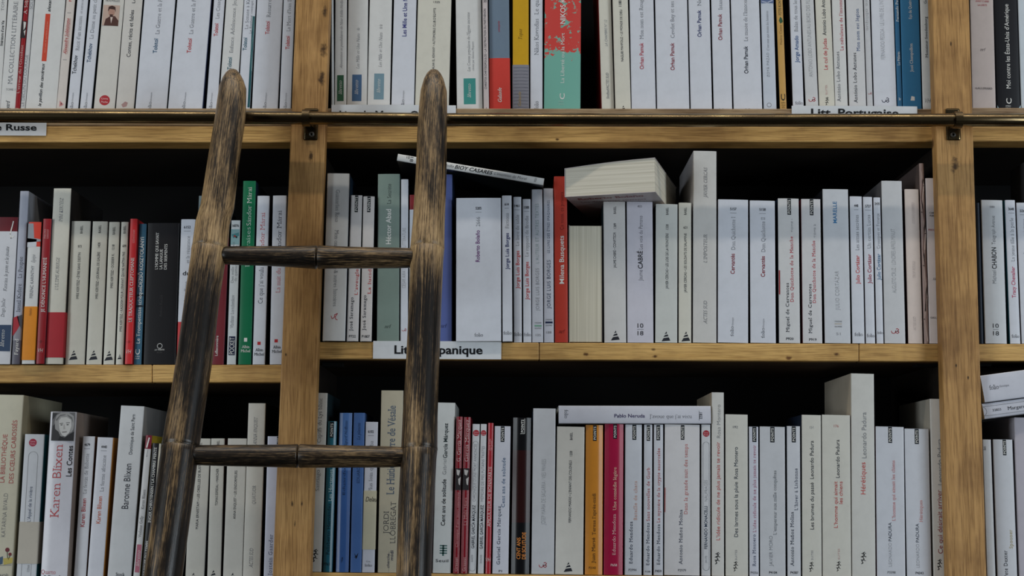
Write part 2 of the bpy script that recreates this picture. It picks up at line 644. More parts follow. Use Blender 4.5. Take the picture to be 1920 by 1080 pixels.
def shell(bm, wd, d, t, r, bulge, zs, slot_of):
    """U-shaped card cover extruded through the levels zs; slot_of(zone, level) gives the material slot"""
    outer = profile(wd, d, r, bulge)
    inner = [(max(-wd / 2 + t, min(wd / 2 - t, x)), max(y, t + bulge)) for x, y in outer]
    n = len(outer)
    zone = lambda i: 1 if i == 0 else (2 if i == n - 2 else 0)
    O = [[bm.verts.new((x, y, z)) for x, y in outer] for z in zs]
    I = [[bm.verts.new((x, y, z)) for x, y in inner] for z in (zs[0], zs[-1])]
    for k in range(len(zs) - 1):
        for i in range(n - 1):
            f = bm.faces.new((O[k][i], O[k][i + 1], O[k + 1][i + 1], O[k + 1][i]))
            f.material_index = slot_of(zone(i), k)
            f.smooth = zone(i) == 0
            if k in (0, len(zs) - 2):
                for e in f.edges:
                    za, zb = e.verts[0].co.z, e.verts[1].co.z
                    if za == zb and za in (zs[0], zs[-1]):
                        e.smooth = False
    for i in range(n - 1):
        f = bm.faces.new((I[0][i + 1], I[0][i], I[1][i], I[1][i + 1]))
        f.material_index = slot_of(0, 0)
        f = bm.faces.new((O[0][i + 1], O[0][i], I[0][i], I[0][i + 1]))
        f.material_index = slot_of(0, 0)
        f = bm.faces.new((O[-1][i], O[-1][i + 1], I[1][i + 1], I[1][i]))
        f.material_index = slot_of(0, len(zs) - 2)
    for i in (0, n - 1):
        vs = [o[i] for o in O]
        for p, q in zip(vs, vs[1:]):
            e = bm.edges.get((p, q))
            e.smooth = False
        f = bm.faces.new(vs + [I[1][i], I[0][i]])
        f.material_index = slot_of(1 if i == 0 else 2, 0)


def make_book(mw, wd, h, d, wpx, y0, y1, col, prints=(), bands=(), sides=None, shiny=False, mat=None, belt=None, label='', group=None, pages=True, bulge=0.0005):
    root = thing('book', label, 'book', mw, group)
    zf = lambda y: (y1 - y) / (y1 - y0) * h
    mk = gloss if shiny else (lambda c: paper(c, 0.42))
    sl, sr = sides or (random.choice(DARKS), random.choice(DARKS))
    if mat == 'SPLAT':
        mat = splatter_mat()
    mats = [mat or mk(col), mk(sl) if sl else (mat or mk(col)), mk(sr) if sr else (mat or mk(col))]
    zs = {0.0, h}
    for a, b, c in bands:
        zs |= {min(h, max(0, zf(a))), min(h, max(0, zf(b)))}
    zs = sorted(zs)
    lev = []
    for k in range(len(zs) - 1):
        zm = (zs[k] + zs[k + 1]) / 2
        s = 0
        for a, b, c in bands:
            if zf(b) <= zm <= zf(a):
                m = mk(c)
                if m not in mats:
                    mats.append(m)
                s = mats.index(m)
        lev.append(s)
    bm = bmesh.new()
    t = 0.0005
    shell(bm, wd, d, t, 0.0013, bulge, zs, lambda zone, k: zone if zone else lev[k])
    sh = Sheet(bm, mats, wd, h, wpx, y0, y1, 0.0, bulge)
    for p in flat(prints):
        sh.put(p)
    link('cover', bm, mats, root)
    if pages and wd > 2.4 * t:
        bm = bmesh.new()
        add_box(bm, -wd / 2 + t * 1.05, wd / 2 - t * 1.05, bulge + t * 1.1, d - 0.0012, 0.0008, h - 0.0010)
        link('page_block', bm, pages_mat(), root)
    if belt:
        ya, yb, bc, bpr = belt
        bm = bmesh.new()
        za, zb = zf(yb), zf(ya)
        shell(bm, wd + 0.0007, d * 0.9, 0.0003, 0.0014, bulge, [za, zb], lambda z, k: 0)
        for v in bm.verts:
            v.co.y -= 0.00035
        bms = [paper(bc, 0.6)]
        s2 = Sheet(bm, bms, wd, h, wpx, y0, y1, 0.0004, bulge)
        for p in flat(bpr):
            s2.put(p)
        o = link('paper_band', bm, bms, root)
        o['label'] = 'loose paper band round the lower cover'
    return root


# ------------------------------------------------------------------ ordinals for labels
_ones = ['', 'first', 'second', 'third', 'fourth', 'fifth', 'sixth', 'seventh', 'eighth', 'ninth', 'tenth', 'eleventh', 'twelfth', 'thirteenth', 'fourteenth', 'fifteenth', 'sixteenth', 'seventeenth', 'eighteenth', 'nineteenth', 'twentieth']


def ordinal(i):
    return _ones[i] if i <= 20 else 'twenty-' + _ones[i - 20]


ROWS = []


def flush_row(shelf, bay):
    """place and build one run of books, ordinals counted from the nearer upright"""
    n = len(ROWS)
    for i, (look, a) in enumerate(ROWS):
        k = i + 1
        if bay == 'left':
            where = f'{ordinal(n - i)} left of the left upright, {shelf} shelf'
        elif bay == 'right':
            where = f'{ordinal(k)} right of the right upright, {shelf} shelf'
        elif k <= n - i:
            where = f'{ordinal(k)} right of the left upright, {shelf} shelf'
        else:
            where = f'{ordinal(n - i)} left of the right upright, {shelf} shelf'
        a['label'] = f'{look}, {where}'
        a['group'] = f'books standing on the {shelf} shelf, {bay} bay'
        make_book(**a)
    ROWS.clear()


BASE = {}          # bay -> line of the shelf's upper front edge in the photo (x0, y0, x1, y1)


def B(key, look, xt0, xt1, yt, xb0, xb1, col, *prints, Y=0.022, d=0.108, sides=None, yb=None, **kw):
    x_0, y_0, x_1, y_1 = BASE[key]
    ypx = y_0 + (y_1 - y_0) * ((xb0 + xb1) / 2 - x_0) / (x_1 - x_0)
    zb = at((xb0 + xb1) / 2, ypx, YS).z
    ypx = yb or ypx
    bl, br = at(xb0, ypx, Y), at(xb1, ypx, Y)
    tl, tr = at(xt0, yt, Y), at(xt1, yt, Y)
    bc = (bl + br) / 2
    tc_ = (tl + tr) / 2
    sh = zb - bc.z
    ax = tc_ - bc
    lean = math.atan2(ax.x, ax.z)
    wd = ((br - bl).length + (tr - tl).length) / 2 * math.cos(lean) - 0.0005
    h = tc_.z - zb
    h = h / math.cos(lean)
    org = Vector((bc.x + math.tan(lean) * sh, Y, zb + wd / 2 * abs(math.sin(lean)) + 0.0006))
    mw = Matrix.Translation(org) @ Matrix.Rotation(lean, 4, 'Y')
    ROWS.append((look, dict(mw=mw, wd=wd, h=h - wd / 2 * abs(math.sin(lean)), d=d, wpx=((xb1 - xb0) + (xt1 - xt0)) / 2, y0=yt, y1=ypx, col=col, prints=prints, sides=sides, **kw)))


def B1(key, look, a0, a1, b0, b1, col, *prints, yt=-50, Y=0.036, **kw):
    """top shelf: edges measured on photo rows 0 and 200"""
    ypx = BASE[key][1] + 1.0
    f0, f1 = (0 - yt) / 200.0, (ypx - 200) / 200.0
    B(key, look, a0 + (a0 - b0) * f0, a1 + (a1 - b1) * f0, yt, b0 + (b0 - a0) * f1, b1 + (b1 - a1) * f1, col, *prints, Y=Y, **kw)


# ------------------------------------------------------------------ the setting
def struct(name, x0, x1, y0, y1, z0, z1, m):
    bm = bmesh.new()
    add_box(bm, x0, x1, y0, y1, z0, z1)
    bmesh.ops.recalc_face_normals(bm, faces=bm.faces)
    o = link(name, bm, m)
    o['kind'] = 'structure'
    return o


struct('floor', -2.2, 2.2, -2.6, 0.36, -0.05, 0.0, wood('floor_boards', (30, 26, 24), (8, 7, 6), (60, 5, 60)))
struct('wall_back', -2.2, 2.2, 0.32, 0.36, 0.0, 2.75, paper((120, 116, 110), 0.9))

# ------------------------------------------------------------------ bookcase
case = thing('bookcase', 'oak bookcase wall filled with paperback books behind the bamboo ladder', 'bookcase', Matrix.Translation((0, 0.15, 0)))


def cpart(name, bm, m, label=None, root=None):
    bmesh.ops.recalc_face_normals(bm, faces=bm.faces)
    o = link(name, bm, m, root or case)
    o.matrix_parent_inverse = (root or case).matrix_world.inverted()
    if label:
        o['label'] = label
    return o




def stile(l0, l1, r0, r1):
    """upright measured by its left and right edge on photo rows 0 and 1080, run on to floor and top"""
    bm = bmesh.new()
    def edge(a, b, z):
        p, q = at(a, 0, 0), at(b, 1080, 0)
        t = (z - p.z) / (q.z - p.z)
        return p.x + (q.x - p.x) * t
    zt, zb = 2.42, 0.0
    L = [edge(l0, l1, zb), edge(l0, l1, zt)]
    Rr = [edge(r0, r1, zb), edge(r0, r1, zt)]
    add_hull(bm, [(L[0], 0, zb), (Rr[0], 0, zb), (Rr[0], 0.0195, zb), (L[0], 0.0195, zb)],
             [(L[1], 0, zt), (Rr[1], 0, zt), (Rr[1], 0.0195, zt), (L[1], 0.0195, zt)])
    bevel(bm, 0.0012)
    cpart('upright', bm, M_STILE)
    bm = bmesh.new()
    m0, m1 = (L[0] + Rr[0]) / 2, (L[1] + Rr[1]) / 2
    hw = 0.011
    add_hull(bm, [(m0 - hw, 0.0195, zb), (m0 + hw, 0.0195, zb), (m0 + hw, 0.285, zb), (m0 - hw, 0.285, zb)],
             [(m1 - hw, 0.0195, zt), (m1 + hw, 0.0195, zt), (m1 + hw, 0.285, zt), (m1 - hw, 0.285, zt)])
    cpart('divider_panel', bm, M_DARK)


stile(555, 511, 618, 582)
stile(1748, 1779, 1817, 1850)


def shelf(name, xa, xb, ta, tb, ba, bb, Y, m, d=0.262, seams=(), y1=None):
    """board whose front edge runs from photo column xa to xb, top rows ta..tb, bottom rows ba..bb"""
    bm = bmesh.new()
    cuts = [xa] + list(seams) + [xb]
    f = lambda x, a, b: a + (b - a) * (x - xa) / (xb - xa)
    for i, (x0, x1) in enumerate(zip(cuts, cuts[1:])):
        g0 = 0.5 if i else 0
        g1 = 0.5 if i < len(cuts) - 2 else 0
        q = [at(x0 + g0, f(x0, ba, bb), Y), at(x1 - g1, f(x1, ba, bb), Y), at(x1 - g1, f(x1, ta, tb), Y), at(x0 + g0, f(x0, ta, tb), Y)]
        yo = 0.0006 * (i % 2)
        q = [Vector((v.x, v.y + yo, v.z)) for v in q]
        add_hull(bm, [Vector((v.x, y1 or v.y, v.z)) for v in q], [Vector((v.x, 0.282 if y1 else 0.02 + d, v.z)) for v in q])
    bevel(bm, 0.0012)
    return cpart(name, bm, m)


XL, XR = -450, 2370            # the case runs on past both sides of the frame
# top shelf: a greyer board above a golden one, boards behind their lippings with shade put into their colour
LIP = 0.034
for xa, xb, ta, tb, ua, ub, ba, bb in ((XL, 583, 203, 203, 236, 236, 267, 267), (583, 1786, 203, 204, 236, 237, 267, 266), (1786, XR, 202, 202, 236, 237, 265, 265)):
    shelf('shelf', xa, xb, ta, tb, ua, ub, YS, M_STRIP)
    shelf('shelf_lipping', xa, xb, ua + .6, ub + .6, ba, bb, 0.0197, M_SHELF, d=LIP)
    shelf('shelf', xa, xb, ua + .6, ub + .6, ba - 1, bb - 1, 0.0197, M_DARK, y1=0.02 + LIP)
# middle and bottom shelf
for xa, xb, ta, tb, ba, bb, sm in ((XL, 564, 684, 684, 717, 717, (285,)), (564, 1800, 641, 645, 673, 678, (1011, 1611)), (1800, XR, 645, 645, 677, 677, ()),
                                   (XL, 549, 1103, 1103, 1136, 1136, ()), (549, 1814, 1073, 1086, 1107, 1120, ()), (1814, XR, 1087, 1087, 1120, 1120, ())):
    shelf('shelf_lipping', xa, xb, ta, tb, ba, bb, YS, M_SHELF, d=0.016, seams=sm)
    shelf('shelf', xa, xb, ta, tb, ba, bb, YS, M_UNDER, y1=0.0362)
# board above the frame
shelf('shelf', XL, XR, -190, -190, -158, -158, YS + 0.0005, M_SHELF)
bm = bmesh.new()
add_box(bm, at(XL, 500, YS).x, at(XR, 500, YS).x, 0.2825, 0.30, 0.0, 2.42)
cpart('back_panel', bm, M_BACK, 'back panel with deep shade painted into its black')
for xa, xb, y in ((603, 641, 684), (1722, 1764, 692), (1840, 1862, 688)):
    bm = bmesh.new()
    p, q = at(xa, y, 0.05), at(xb, y, 0.05)
    zt = at((xa + xb) / 2, 676, YS).z
    add_box(bm, p.x, q.x, 0.055, 0.075, zt - 0.004, zt + 0.0005)
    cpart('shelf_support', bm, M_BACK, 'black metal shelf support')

for k, ln in dict(TL=(-150, 203, 583, 203), TM=(583, 203, 1786, 204), TR=(1786, 202, 2070, 202),
                  ML=(0, 684, 527, 684), MM=(564, 641, 1800, 645), MR=(1835, 645, 1920, 645),
                  BL=(0, 1103, 510, 1103), BM=(549, 1073, 1814, 1086), BR=(1814, 1087, 2070, 1087)).items():
    xm = (ln[0] + ln[2]) / 2
    BASE[k] = ln

# ------------------------------------------------------------------ ladder rail
RY = -0.030
rp = [at(x, y, RY) for x, y in ((-450, 214.3), (0, 217.6), (400, 220.0), (585, 221.5), (840, 224.3), (1300, 225.6), (1790, 225.0), (2370, 225.9))]
RR = 12.2 / F * 1.745
rail = thing('ladder_rail', 'horizontal aged brass tube rail clipped along the top shelf edge', 'rail', Matrix.Translation((0, RY, rp[3].z)))


def tube(bm, pts, radii, seg=20, caps=True, a0=0.0):
    rings = []
    for i, p in enumerate(pts):
        t = (pts[min(i + 1, len(pts) - 1)] - pts[max(i - 1, 0)]).normalized()
        n = t.cross(Vector((0, 1, 0.01))).normalized()
        b = t.cross(n)
        rings.append([bm.verts.new(p + (n * math.cos(a0 + 2 * math.pi * k / seg) + b * math.sin(a0 + 2 * math.pi * k / seg)) * radii[i]) for k in range(seg)])
    for r0, r1 in zip(rings, rings[1:]):
        for k in range(seg):
            f = bm.faces.new((r0[k], r0[(k + 1) % seg], r1[(k + 1) % seg], r1[k]))
            f.smooth = True
    if caps:
        bm.faces.new(rings[0])
        bm.faces.new(rings[-1][::-1])
    return rings


bm = bmesh.new()
tube(bm, rp, [RR] * len(rp), 28)
cpart('rail_tube', bm, M_BRASS, root=rail)


def rail_z(x):
    for a, b in zip(rp, rp[1:]):
        if a.x <= x <= b.x:
            return a.z + (b.z - a.z) * (x - a.x) / (b.x - a.x)


def bracket(px_strap, px_plate, screws):
    xs = at(px_strap, 222, RY).x
    xp = at(px_plate, 232, -0.002).x
    zc = rail_z(xs)
    bm = bmesh.new()
    # plate on the upright
    add_box(bm, xp - 0.0088, xp + 0.0088, -0.0032, 0.0, at(px_plate, 262.5, -0.003).z, at(px_plate, 203, -0.003).z)
    bevel(bm, 0.0022, 3)
    # split strap round the tube and its neck
    r0, r1 = RR + 0.0003, RR + 0.0026
    vs = []
    for k in range(33):
        a = math.radians(-35 + 330 * k / 32) + math.pi / 2 + math.radians(60)
        vs.append([bm.verts.new((xs + dx, RY + r * math.cos(a), zc + r * math.sin(a))) for r in (r0, r1) for dx in (-0.0045, 0.0045)])
    for p, q in zip(vs, vs[1:]):
        for i, j in ((0, 1), (1, 3), (3, 2), (2, 0)):
            bm.faces.new((p[i], p[j], q[j], q[i]))
    bm.faces.new((vs[0][0], vs[0][1], vs[0][3], vs[0][2]))
    bm.faces.new((vs[-1][0], vs[-1][2], vs[-1][3], vs[-1][1]))
    add_hull(bm, [(xs - 0.0045, RY + RR * 0.85, zc - 0.0065), (xs + 0.0045, RY + RR * 0.85, zc - 0.0065), (xp + 0.005, -0.003, zc - 0.006), (xp - 0.005, -0.003, zc - 0.006)],
             [(xs - 0.0045, RY + RR * 0.85, zc + 0.0065), (xs + 0.0045, RY + RR * 0.85, zc + 0.0065), (xp + 0.005, -0.003, zc + 0.006), (xp - 0.005, -0.003, zc + 0.006)])
    br = cpart('rail_bracket', bm, M_BRASS, root=rail)
    for sx, sy in screws:
        c = at(sx, sy, -0.0032)
        bm = bmesh.new()
        tube(bm, [Vector((c.x, -0.0028, c.z)), Vector((c.x, -0.0042, c.z)), Vector((c.x, -0.0050, c.z)), Vector((c.x, -0.0050, c.z)), Vector((c.x, -0.0040, c.z))],
             [0.0034, 0.0034, 0.0026, 0.0013, 0.0010], 14)
        s = link('screw', bm, M_IRON, br)
        s['label'] = 'steel cross-head screw'


bracket(574.5, 583, [(584.5, 252)])
bracket(1795, 1787, [(1787, 253)])

# ------------------------------------------------------------------ ladder
LEAN = math.tan(math.radians(13.5))
LR0 = 17.5 / 1000
LY0 = RY - RR - LR0 - 0.003
LZ0 = rp[3].z


def lad(px, py, off=0.0):
    """point of the ladder's slanted plane seen at a photo position"""
    d = ray(px, py)
    # plane: y = LY0 + off - LEAN*(LZ0 - z)
    t = (LY0 + off - LEAN * LZ0 - CAM.y + LEAN * CAM.z) / (d.y - LEAN * d.z)
    return CAM + d * t


lp = [(437.5, 129.5, 3), (437.2, 133, 17), (437, 140, 29), (436.8, 150, 40), (436.6, 165, 50.5), (434.5, 190, 54), (431.7, 221, 56.5), (418.6, 304, 58.5), (407.4, 388, 62.5), (398.5, 420, 63.8), (394.0, 460, 65.4), (393.3, 466.0, 66.8), (392.8, 467.6, 63.4), (392.2, 469.2, 66.0), (391, 480, 65), (379, 559, 64), (365.3, 670, 66.5), (357.8, 717, 67), (347.4, 780, 68.5), (339.5, 830, 70), (338.6, 836.6, 70.8), (338.4, 838.4, 67.0), (338.1, 840.2, 70.2), (336.5, 850, 70), (323.6, 947, 71.2), (306, 1077, 71.5)]
rpole = [(813.8, 130.5, 3), (813.7, 134, 18), (813.6, 140, 28), (813.4, 150, 38), (813.2, 172, 50), (812, 200, 53), (810, 256, 56), (808.2, 329, 58), (803.7, 420, 60.5), (801.5, 458, 63.5), (801.2, 465.6, 64.8), (801.1, 467.4, 61.4), (801, 469.2, 64.0), (800, 490, 62.2), (797.5, 559, 61.3), (793, 670, 62.5), (787.8, 780, 65.5), (786.2, 836, 67.8), (786.1, 843.0, 68.8), (786.0, 844.8, 65.2), (785.9, 846.6, 68.0), (785, 860, 67), (780, 947, 66.8), (776, 1077, 66.2)]
ladder = thing('ladder', 'blackened bamboo library ladder leaning on the brass rail', 'ladder', Matrix.Translation((lad(560, 1080).x, lad(560, 1080).y, 0.0)))


def axis_part(name, pts, radii, m, seg=30):
    """tube part whose own z runs along it, so that fibres follow it"""
    z = (pts[0] - pts[-1]).normalized()
    x = z.cross(Vector((0, 1, 0))).normalized()
    y = z.cross(x)
    rot = Matrix((x, y, z)).transposed().to_4x4()
    mw = Matrix.Translation(pts[-1]) @ rot
    inv = mw.inverted()
    bm = bmesh.new()
    loc = [inv @ p for p in pts]
    rings = []
    for i, (p, r) in enumerate(zip(loc, radii)):
        rings.append([bm.verts.new((p.x + r * math.cos(2 * math.pi * k / seg), p.y + r * math.sin(2 * math.pi * k / seg), p.z)) for k in range(seg)])
    for r0, r1 in zip(rings, rings[1:]):
        for k in range(seg):
            f = bm.faces.new((r0[k], r0[(k + 1) % seg], r1[(k + 1) % seg], r1[k]))
            f.smooth = True
    bm.faces.new(rings[0])
    bm.faces.new(rings[-1][::-1])
    bmesh.ops.recalc_face_normals(bm, faces=bm.faces)
    o = link(name, bm, m, ladder)
    o.matrix_parent_inverse = ladder.matrix_world.inverted()
    o.matrix_basis = mw
    return o


def pole(samples, m):
    pts = [lad(x, y) for x, y, wd in samples]
    rad = [wd / 2 / F * (p - CAM).dot(FW) for (x, y, wd), p in zip(samples, pts)]
    d = (pts[-1] - pts[-6]).normalized()
    n = 12
    ln = pts[-1].z / -d.z
    for i in range(1, n + 1):
        t = ln * i / n
        pts.append(pts[-1 if i == 1 else -1] + d * (ln / n))
        rad.append(rad[-1])
    axis_part('pole', pts, rad, m)
    return pts


PL = pole(lp, M_POLE)
PR = pole(rpole, M_POLE2)


def rung(samples):
    pts = [lad(x, y) for x, y, wd in samples]
    rad = [wd / 2 / F * (p - CAM).dot(FW) for (x, y, wd), p in zip(samples, pts)]
    axis_part('rung', pts[::-1], rad[::-1], M_RUNG, 26)


rung([(405, 478.8, 33), (428, 479.0, 34.5), (450, 479.3, 36), (500, 480.0, 37.5), (540, 481.0, 39.5), (575, 481.9, 43), (592, 482.2, 45), (593.6, 482.2, 43.5), (594.7, 482.2, 30), (595.7, 482.2, 30), (596.8, 482.2, 43.5), (598, 482.2, 45), (615, 482.4, 43.5), (650, 483.0, 41.5), (700, 483.6, 40), (745, 483.8, 39), (764, 483.8, 38), (790, 484, 35)])
rung([(350, 853.2, 36), (372, 853.4, 37.5), (400, 853.8, 39), (450, 854.3, 40.5), (510, 854.8, 42), (545, 855.0, 43.5), (556, 855.0, 44.6), (558.2, 855.0, 43), (559.3, 855.0, 29), (560.3, 855.0, 29), (561.4, 855.0, 43), (563, 855.0, 44.8), (580, 855.2, 43.6), (630, 855.8, 42), (700, 856.4, 40.5), (738, 856.6, 39), (749, 856.6, 37.5), (775, 856.8, 34)])


# ------------------------------------------------------------------ shelf labels
def shelf_label(label, xa, xb, ya, yb, Y, texts):
    p, q, r = at(xa, ya, Y), at(xb, ya, Y), at(xa, yb, Y)
    wd, h = q.x - p.x, p.z - r.z
    bm = bmesh.new()
    # slightly bowed card: 14 columns, thin, top corners curling forward
    n = 14
    def pt(i, k, back):
        u = i / n
        bow = -0.0012 * math.sin(math.pi * u) * (k / 3) - 0.0010 * (k / 3) ** 2
        return (-wd / 2 + wd * u, bow + (0.0004 if back else 0), h * k / 3)
    g = [[[bm.verts.new(pt(i, k, b)) for k in range(4)] for i in range(n + 1)] for b in (0, 1)]
    for i in range(n):
        for k in range(3):
            bm.faces.new((g[0][i][k], g[0][i + 1][k], g[0][i + 1][k + 1], g[0][i][k + 1]))
            bm.faces.new((g[1][i][k], g[1][i][k + 1], g[1][i + 1][k + 1], g[1][i + 1][k]))
        for k in (0, 3):
            bm.faces.new((g[0][i][k], g[0][i + 1][k], g[1][i + 1][k], g[1][i][k]))
    for i in (0, n):
        for k in range(3):
            bm.faces.new((g[0][i][k], g[0][i][k + 1], g[1][i][k + 1], g[1][i][k]))
    bmesh.ops.recalc_face_normals(bm, faces=bm.faces)
    mats = [paper((222, 225, 228), 0.5)]
    s = Sheet(bm, mats, wd, h, xb - xa, ya, yb, 0.0)
    nb = len(bm.verts)
    for t in texts:
        s.put(t)
    for i, v in enumerate(bm.verts):           # ink follows the bowed card
        if i >= nb:
            kk = v.co.z / h
            v.co.y = -0.0012 * math.sin(math.pi * (v.co.x / wd + 0.5)) * kk - 0.0010 * kk ** 2 - 0.00025
    o = link('shelf_label', bm, mats)
    o.location = (p.x + wd / 2, Y - 0.0005, r.z)
    o['label'] = label
    o['category'] = 'label'
    o['group'] = 'printed section labels on the shelf edges'


def LT(t, xa, xb, x0, x1, y, cap):
    return H(t, y, ((xa + xb) / 2 - x0) / (x1 - x0), xb - xa, cap, BK, 'B')


shelf_label('white card label reading Littérature Russe under the rail at far left', -118, 88, 229, 253.5, 0.0190, [LT('Littérature Russe', -103, 70, -118, 88, 238.5, 11)])
shelf_label('white card label half hidden behind the rail, between both ladder tops', 622, 855, 197, 233, 0.0193, [LT('Litt. du Moyen-Orient', 637, 828, 622, 855, 214.8, 13)])
shelf_label('white card label reading Litt. Portugaise behind the rail, near the right upright', 1484, 1719, 199, 233, 0.0193, [LT('Litt. Portugaise', 1520, 1684, 1484, 1719, 211.5, 14)])
shelf_label('white card label reading Litt. Hispanique on the middle shelf behind the ladder', 700, 940, 639.5, 672.5, 0.0193, [LT('Litt. Hispanique', 740, 905, 700, 940, 655.5, 15)])


# ------------------------------------------------------------------ books, top shelf, left bay
k = 'TL'
B1(k, 'cream paperback cut by the frame', -22, 13, -36, 1, WN, V('littérature d’une Vie', 84, 38, .86, 5, BK, 'b'), V('TOME', 20, -6, .8, 5, GY, 's'))
B1(k, 'cream spine with large grey capitals', 13.5, 44.5, 1.5, 27, WN, V('MA COLLECTION LITTÉRAIRE', 154, 3, .55, 8.2, GY, 's'), H('TOME 1', 164, .62, 18, 4, GY, 's'), V('fayard', 204, 184, .5, 7.5, DK, 'Si'))
B1(k, 'thin dark red spine with white lettering', 45, 54, 27.5, 37.5, (150, 28, 36), V('L’erreur de l’Occident', 171, 83, .42, 5.2, (225, 200, 195), 's'), V('A. Soljénitsyne', 26, -30, .5, 6, PW, 's'), R(.02, .98, 39, 70, (40, 36, 38)), P([[(.3, 40), (.85, 41), (.8, 50), (.45, 56)], [(.5, 58), (.9, 55), (.8, 66)]], (215, 212, 208)), H('VERDIER', 199, .5, 6, 3, PW))
B1(k, 'slim pale grey spine, dark capitals', 54.5, 64, 38, 47, (206, 208, 210), V('LE DÉCLIN DU COURAGE', 194, 101, .45, 6, GY, 'l'), V('SOLJÉNITSYNE', 17, -40, .55, 6.5, GY, 'l'))
B1(k, 'wide white spine with orange-red tag', 64.5, 122.5, 47.5, 105.5, WN, V('le pavillon des cancéreux', 195, 117, .46, 6, BK, 'bi'), R(.40, .56, 26, 113, (205, 72, 48)), V('récit suivi de quelques poèmes', 98, 40, .48, 3, (235, 150, 130), 'i'), V('alexandre', 22, -14, .5, 6, BK, 'bi'))
B1(k, 'slim cream spine with red italic lettering', 123, 141, 106, 121.5, (214, 206, 200), V('Alexandre Soljénitsyne', 100, 34, .42, 6, RD, 'Si'), V('Une journée d’Ivan Denissovitch', 99, 34, .66, 3.6, (190, 120, 118), 's'), P([[(.35, 184), (.62, 190), (.35, 196)], [(.5, 186), (.8, 191), (.5, 195)]], (205, 140, 140)), LN([(.3, 24), (.7, 24)], .8, GY), LN([(.3, 110), (.7, 110)], .8, GY), V('N', 3, -4, .5, 5, RD, 'b'))
B1(k, 'white spine, black author, grey title', 143.5, 165.5, 126.5, 146, W, V('Tchekhov', 136, 102, .36, 7.4, DK, 'b'), V('Récit d’un inconnu', 93, 30, .46, 7.2, GY, 's'), V('et autres nouvelles', 25, -18, .5, 5, GY, 's'), FCL(.4))
B1(k, 'white spine, slate-blue author, long grey title', 168.5, 190, 148.5, 172, W, V('Tchékhov', 115, 80, .42, 7.4, (50, 78, 110), 'b'), V('La Dame au petit chien', 72, -14, .46, 7.4, GY, 's'), FCL(.5))
B1(k, 'cream spine with sepia portrait and red disc', 193.5, 232.5, 174.5, 216, (212, 210, 204), R(.05, .83, 10, 48, (196, 170, 156)), P([[(.14, 48), (.2, 36), (.42, 30), (.64, 30), (.82, 38), (.82, 48)]], (84, 54, 48)), CI(.46, 23, 6.2, (178, 138, 122), 8.5, 2), P([[(.28, 22), (.3, 13), (.46, 10.8), (.62, 13), (.66, 23), (.6, 18), (.36, 17)]], (66, 42, 38), 3), P([[(.38, 27), (.54, 27), (.52, 32), (.4, 32)]], (70, 46, 42), 3), P([[(.42, 32), (.54, 32), (.48, 44)]], (214, 196, 186), 3), H('NOUVELLES', 1, .46, 27, 5.2, GY, 'S'), CI(.5, 184, 10, (176, 48, 56)), H('Livre', 181, .5, 12, 3.4, (230, 190, 190), 'b'), H('Poche', 187, .5, 12, 3.4, (230, 190, 190), 'b'))
B1(k, 'cream spine with bold black title', 233, 267.5, 217, 251, (211, 208, 203), V('Contes, récits et fables', 105, 19, .48, 7.4, DK, 'n'), V('Léon', 6, -14, .52, 6, DK), P([[(.3, 192), (.5, 186), (.66, 188), (.6, 195), (.4, 197)]], (172, 140, 138)))
B1(k, 'thick white spine, teal author, grey title', 270, 328.5, 253, 313, W, V('Tolstoï', 98.5, 71, .49, 7.6, (36, 84, 116), 'b'), V('La Guerre et la Paix', 63.5, -12, .52, 7.6, GY, 's'), FCL(.46))
B1(k, 'thick white spine, red author, grey title', 331, 396.5, 315.5, 378.5, W, V('Tolstoï', 98.5, 71, .48, 7.6, RD, 'b'), V('La Guerre et la Paix', 63.5, -12, .5, 7.6, GY, 's'), FCL(.46), sides=((40, 50, 84), (70, 84, 124)))
B1(k, 'white spine, red author, snowy side cover', 400.5, 421.5, 386, 407.5, W, V('Tolstoï', 67, 43, .42, 7.4, RD, 'b'), V('Les Cosaques', 35, -12, .46, 7.2, GY, 's'), FCL(.42))
B1(k, 'cream spine, teal author behind ladder tip', 423.5, 457, 409.5, 443.5, WN, V('Tolstoï', 128, 105, .46, 7.4, TL, 'b'), V('Enfance. Adolescence. Jeunesse', 97, -22, .5, 7, GY, 's'))
B1(k, 'white spine with dark teal edge strip', 458, 479.5, 444.5, 470, W, V('Tolstoï', 93, 69, .3, 7.2, TL, 'b'), V('La Sonate à Kreutzer', 54, -26, .34, 6.5, GY, 's'), V('Le Bonheur conjugal. Le Diable', 62, -30, .68, 4.2, GY, 's'), R(.80, 1.0, 30, 196, (30, 84, 92)), LN([(.82, 30), (.96, 60), (.84, 92), (.98, 130)], 1.2, (110, 150, 150)))
B1(k, 'white spine, red author, short grey title', 481.5, 530.5, 471.5, 521.5, W, V('Tolstoï', 63.5, 39, .46, 7.6, (190, 74, 78), 'b'), V('Résurrection', 32, -22, .48, 7.6, GY, 's'), FCL(.5))
B1(k, 'white spine with red author against the post', 532, 553, 522.5, 547, W, V('Tolstoï', 91, 66, .5, 7.4, RD, 'b'), V('La Mort d’Ivan Ilitch', 58, -14, .52, 7.2, GY, 's'), FCL(.5))
flush_row('top', 'left')

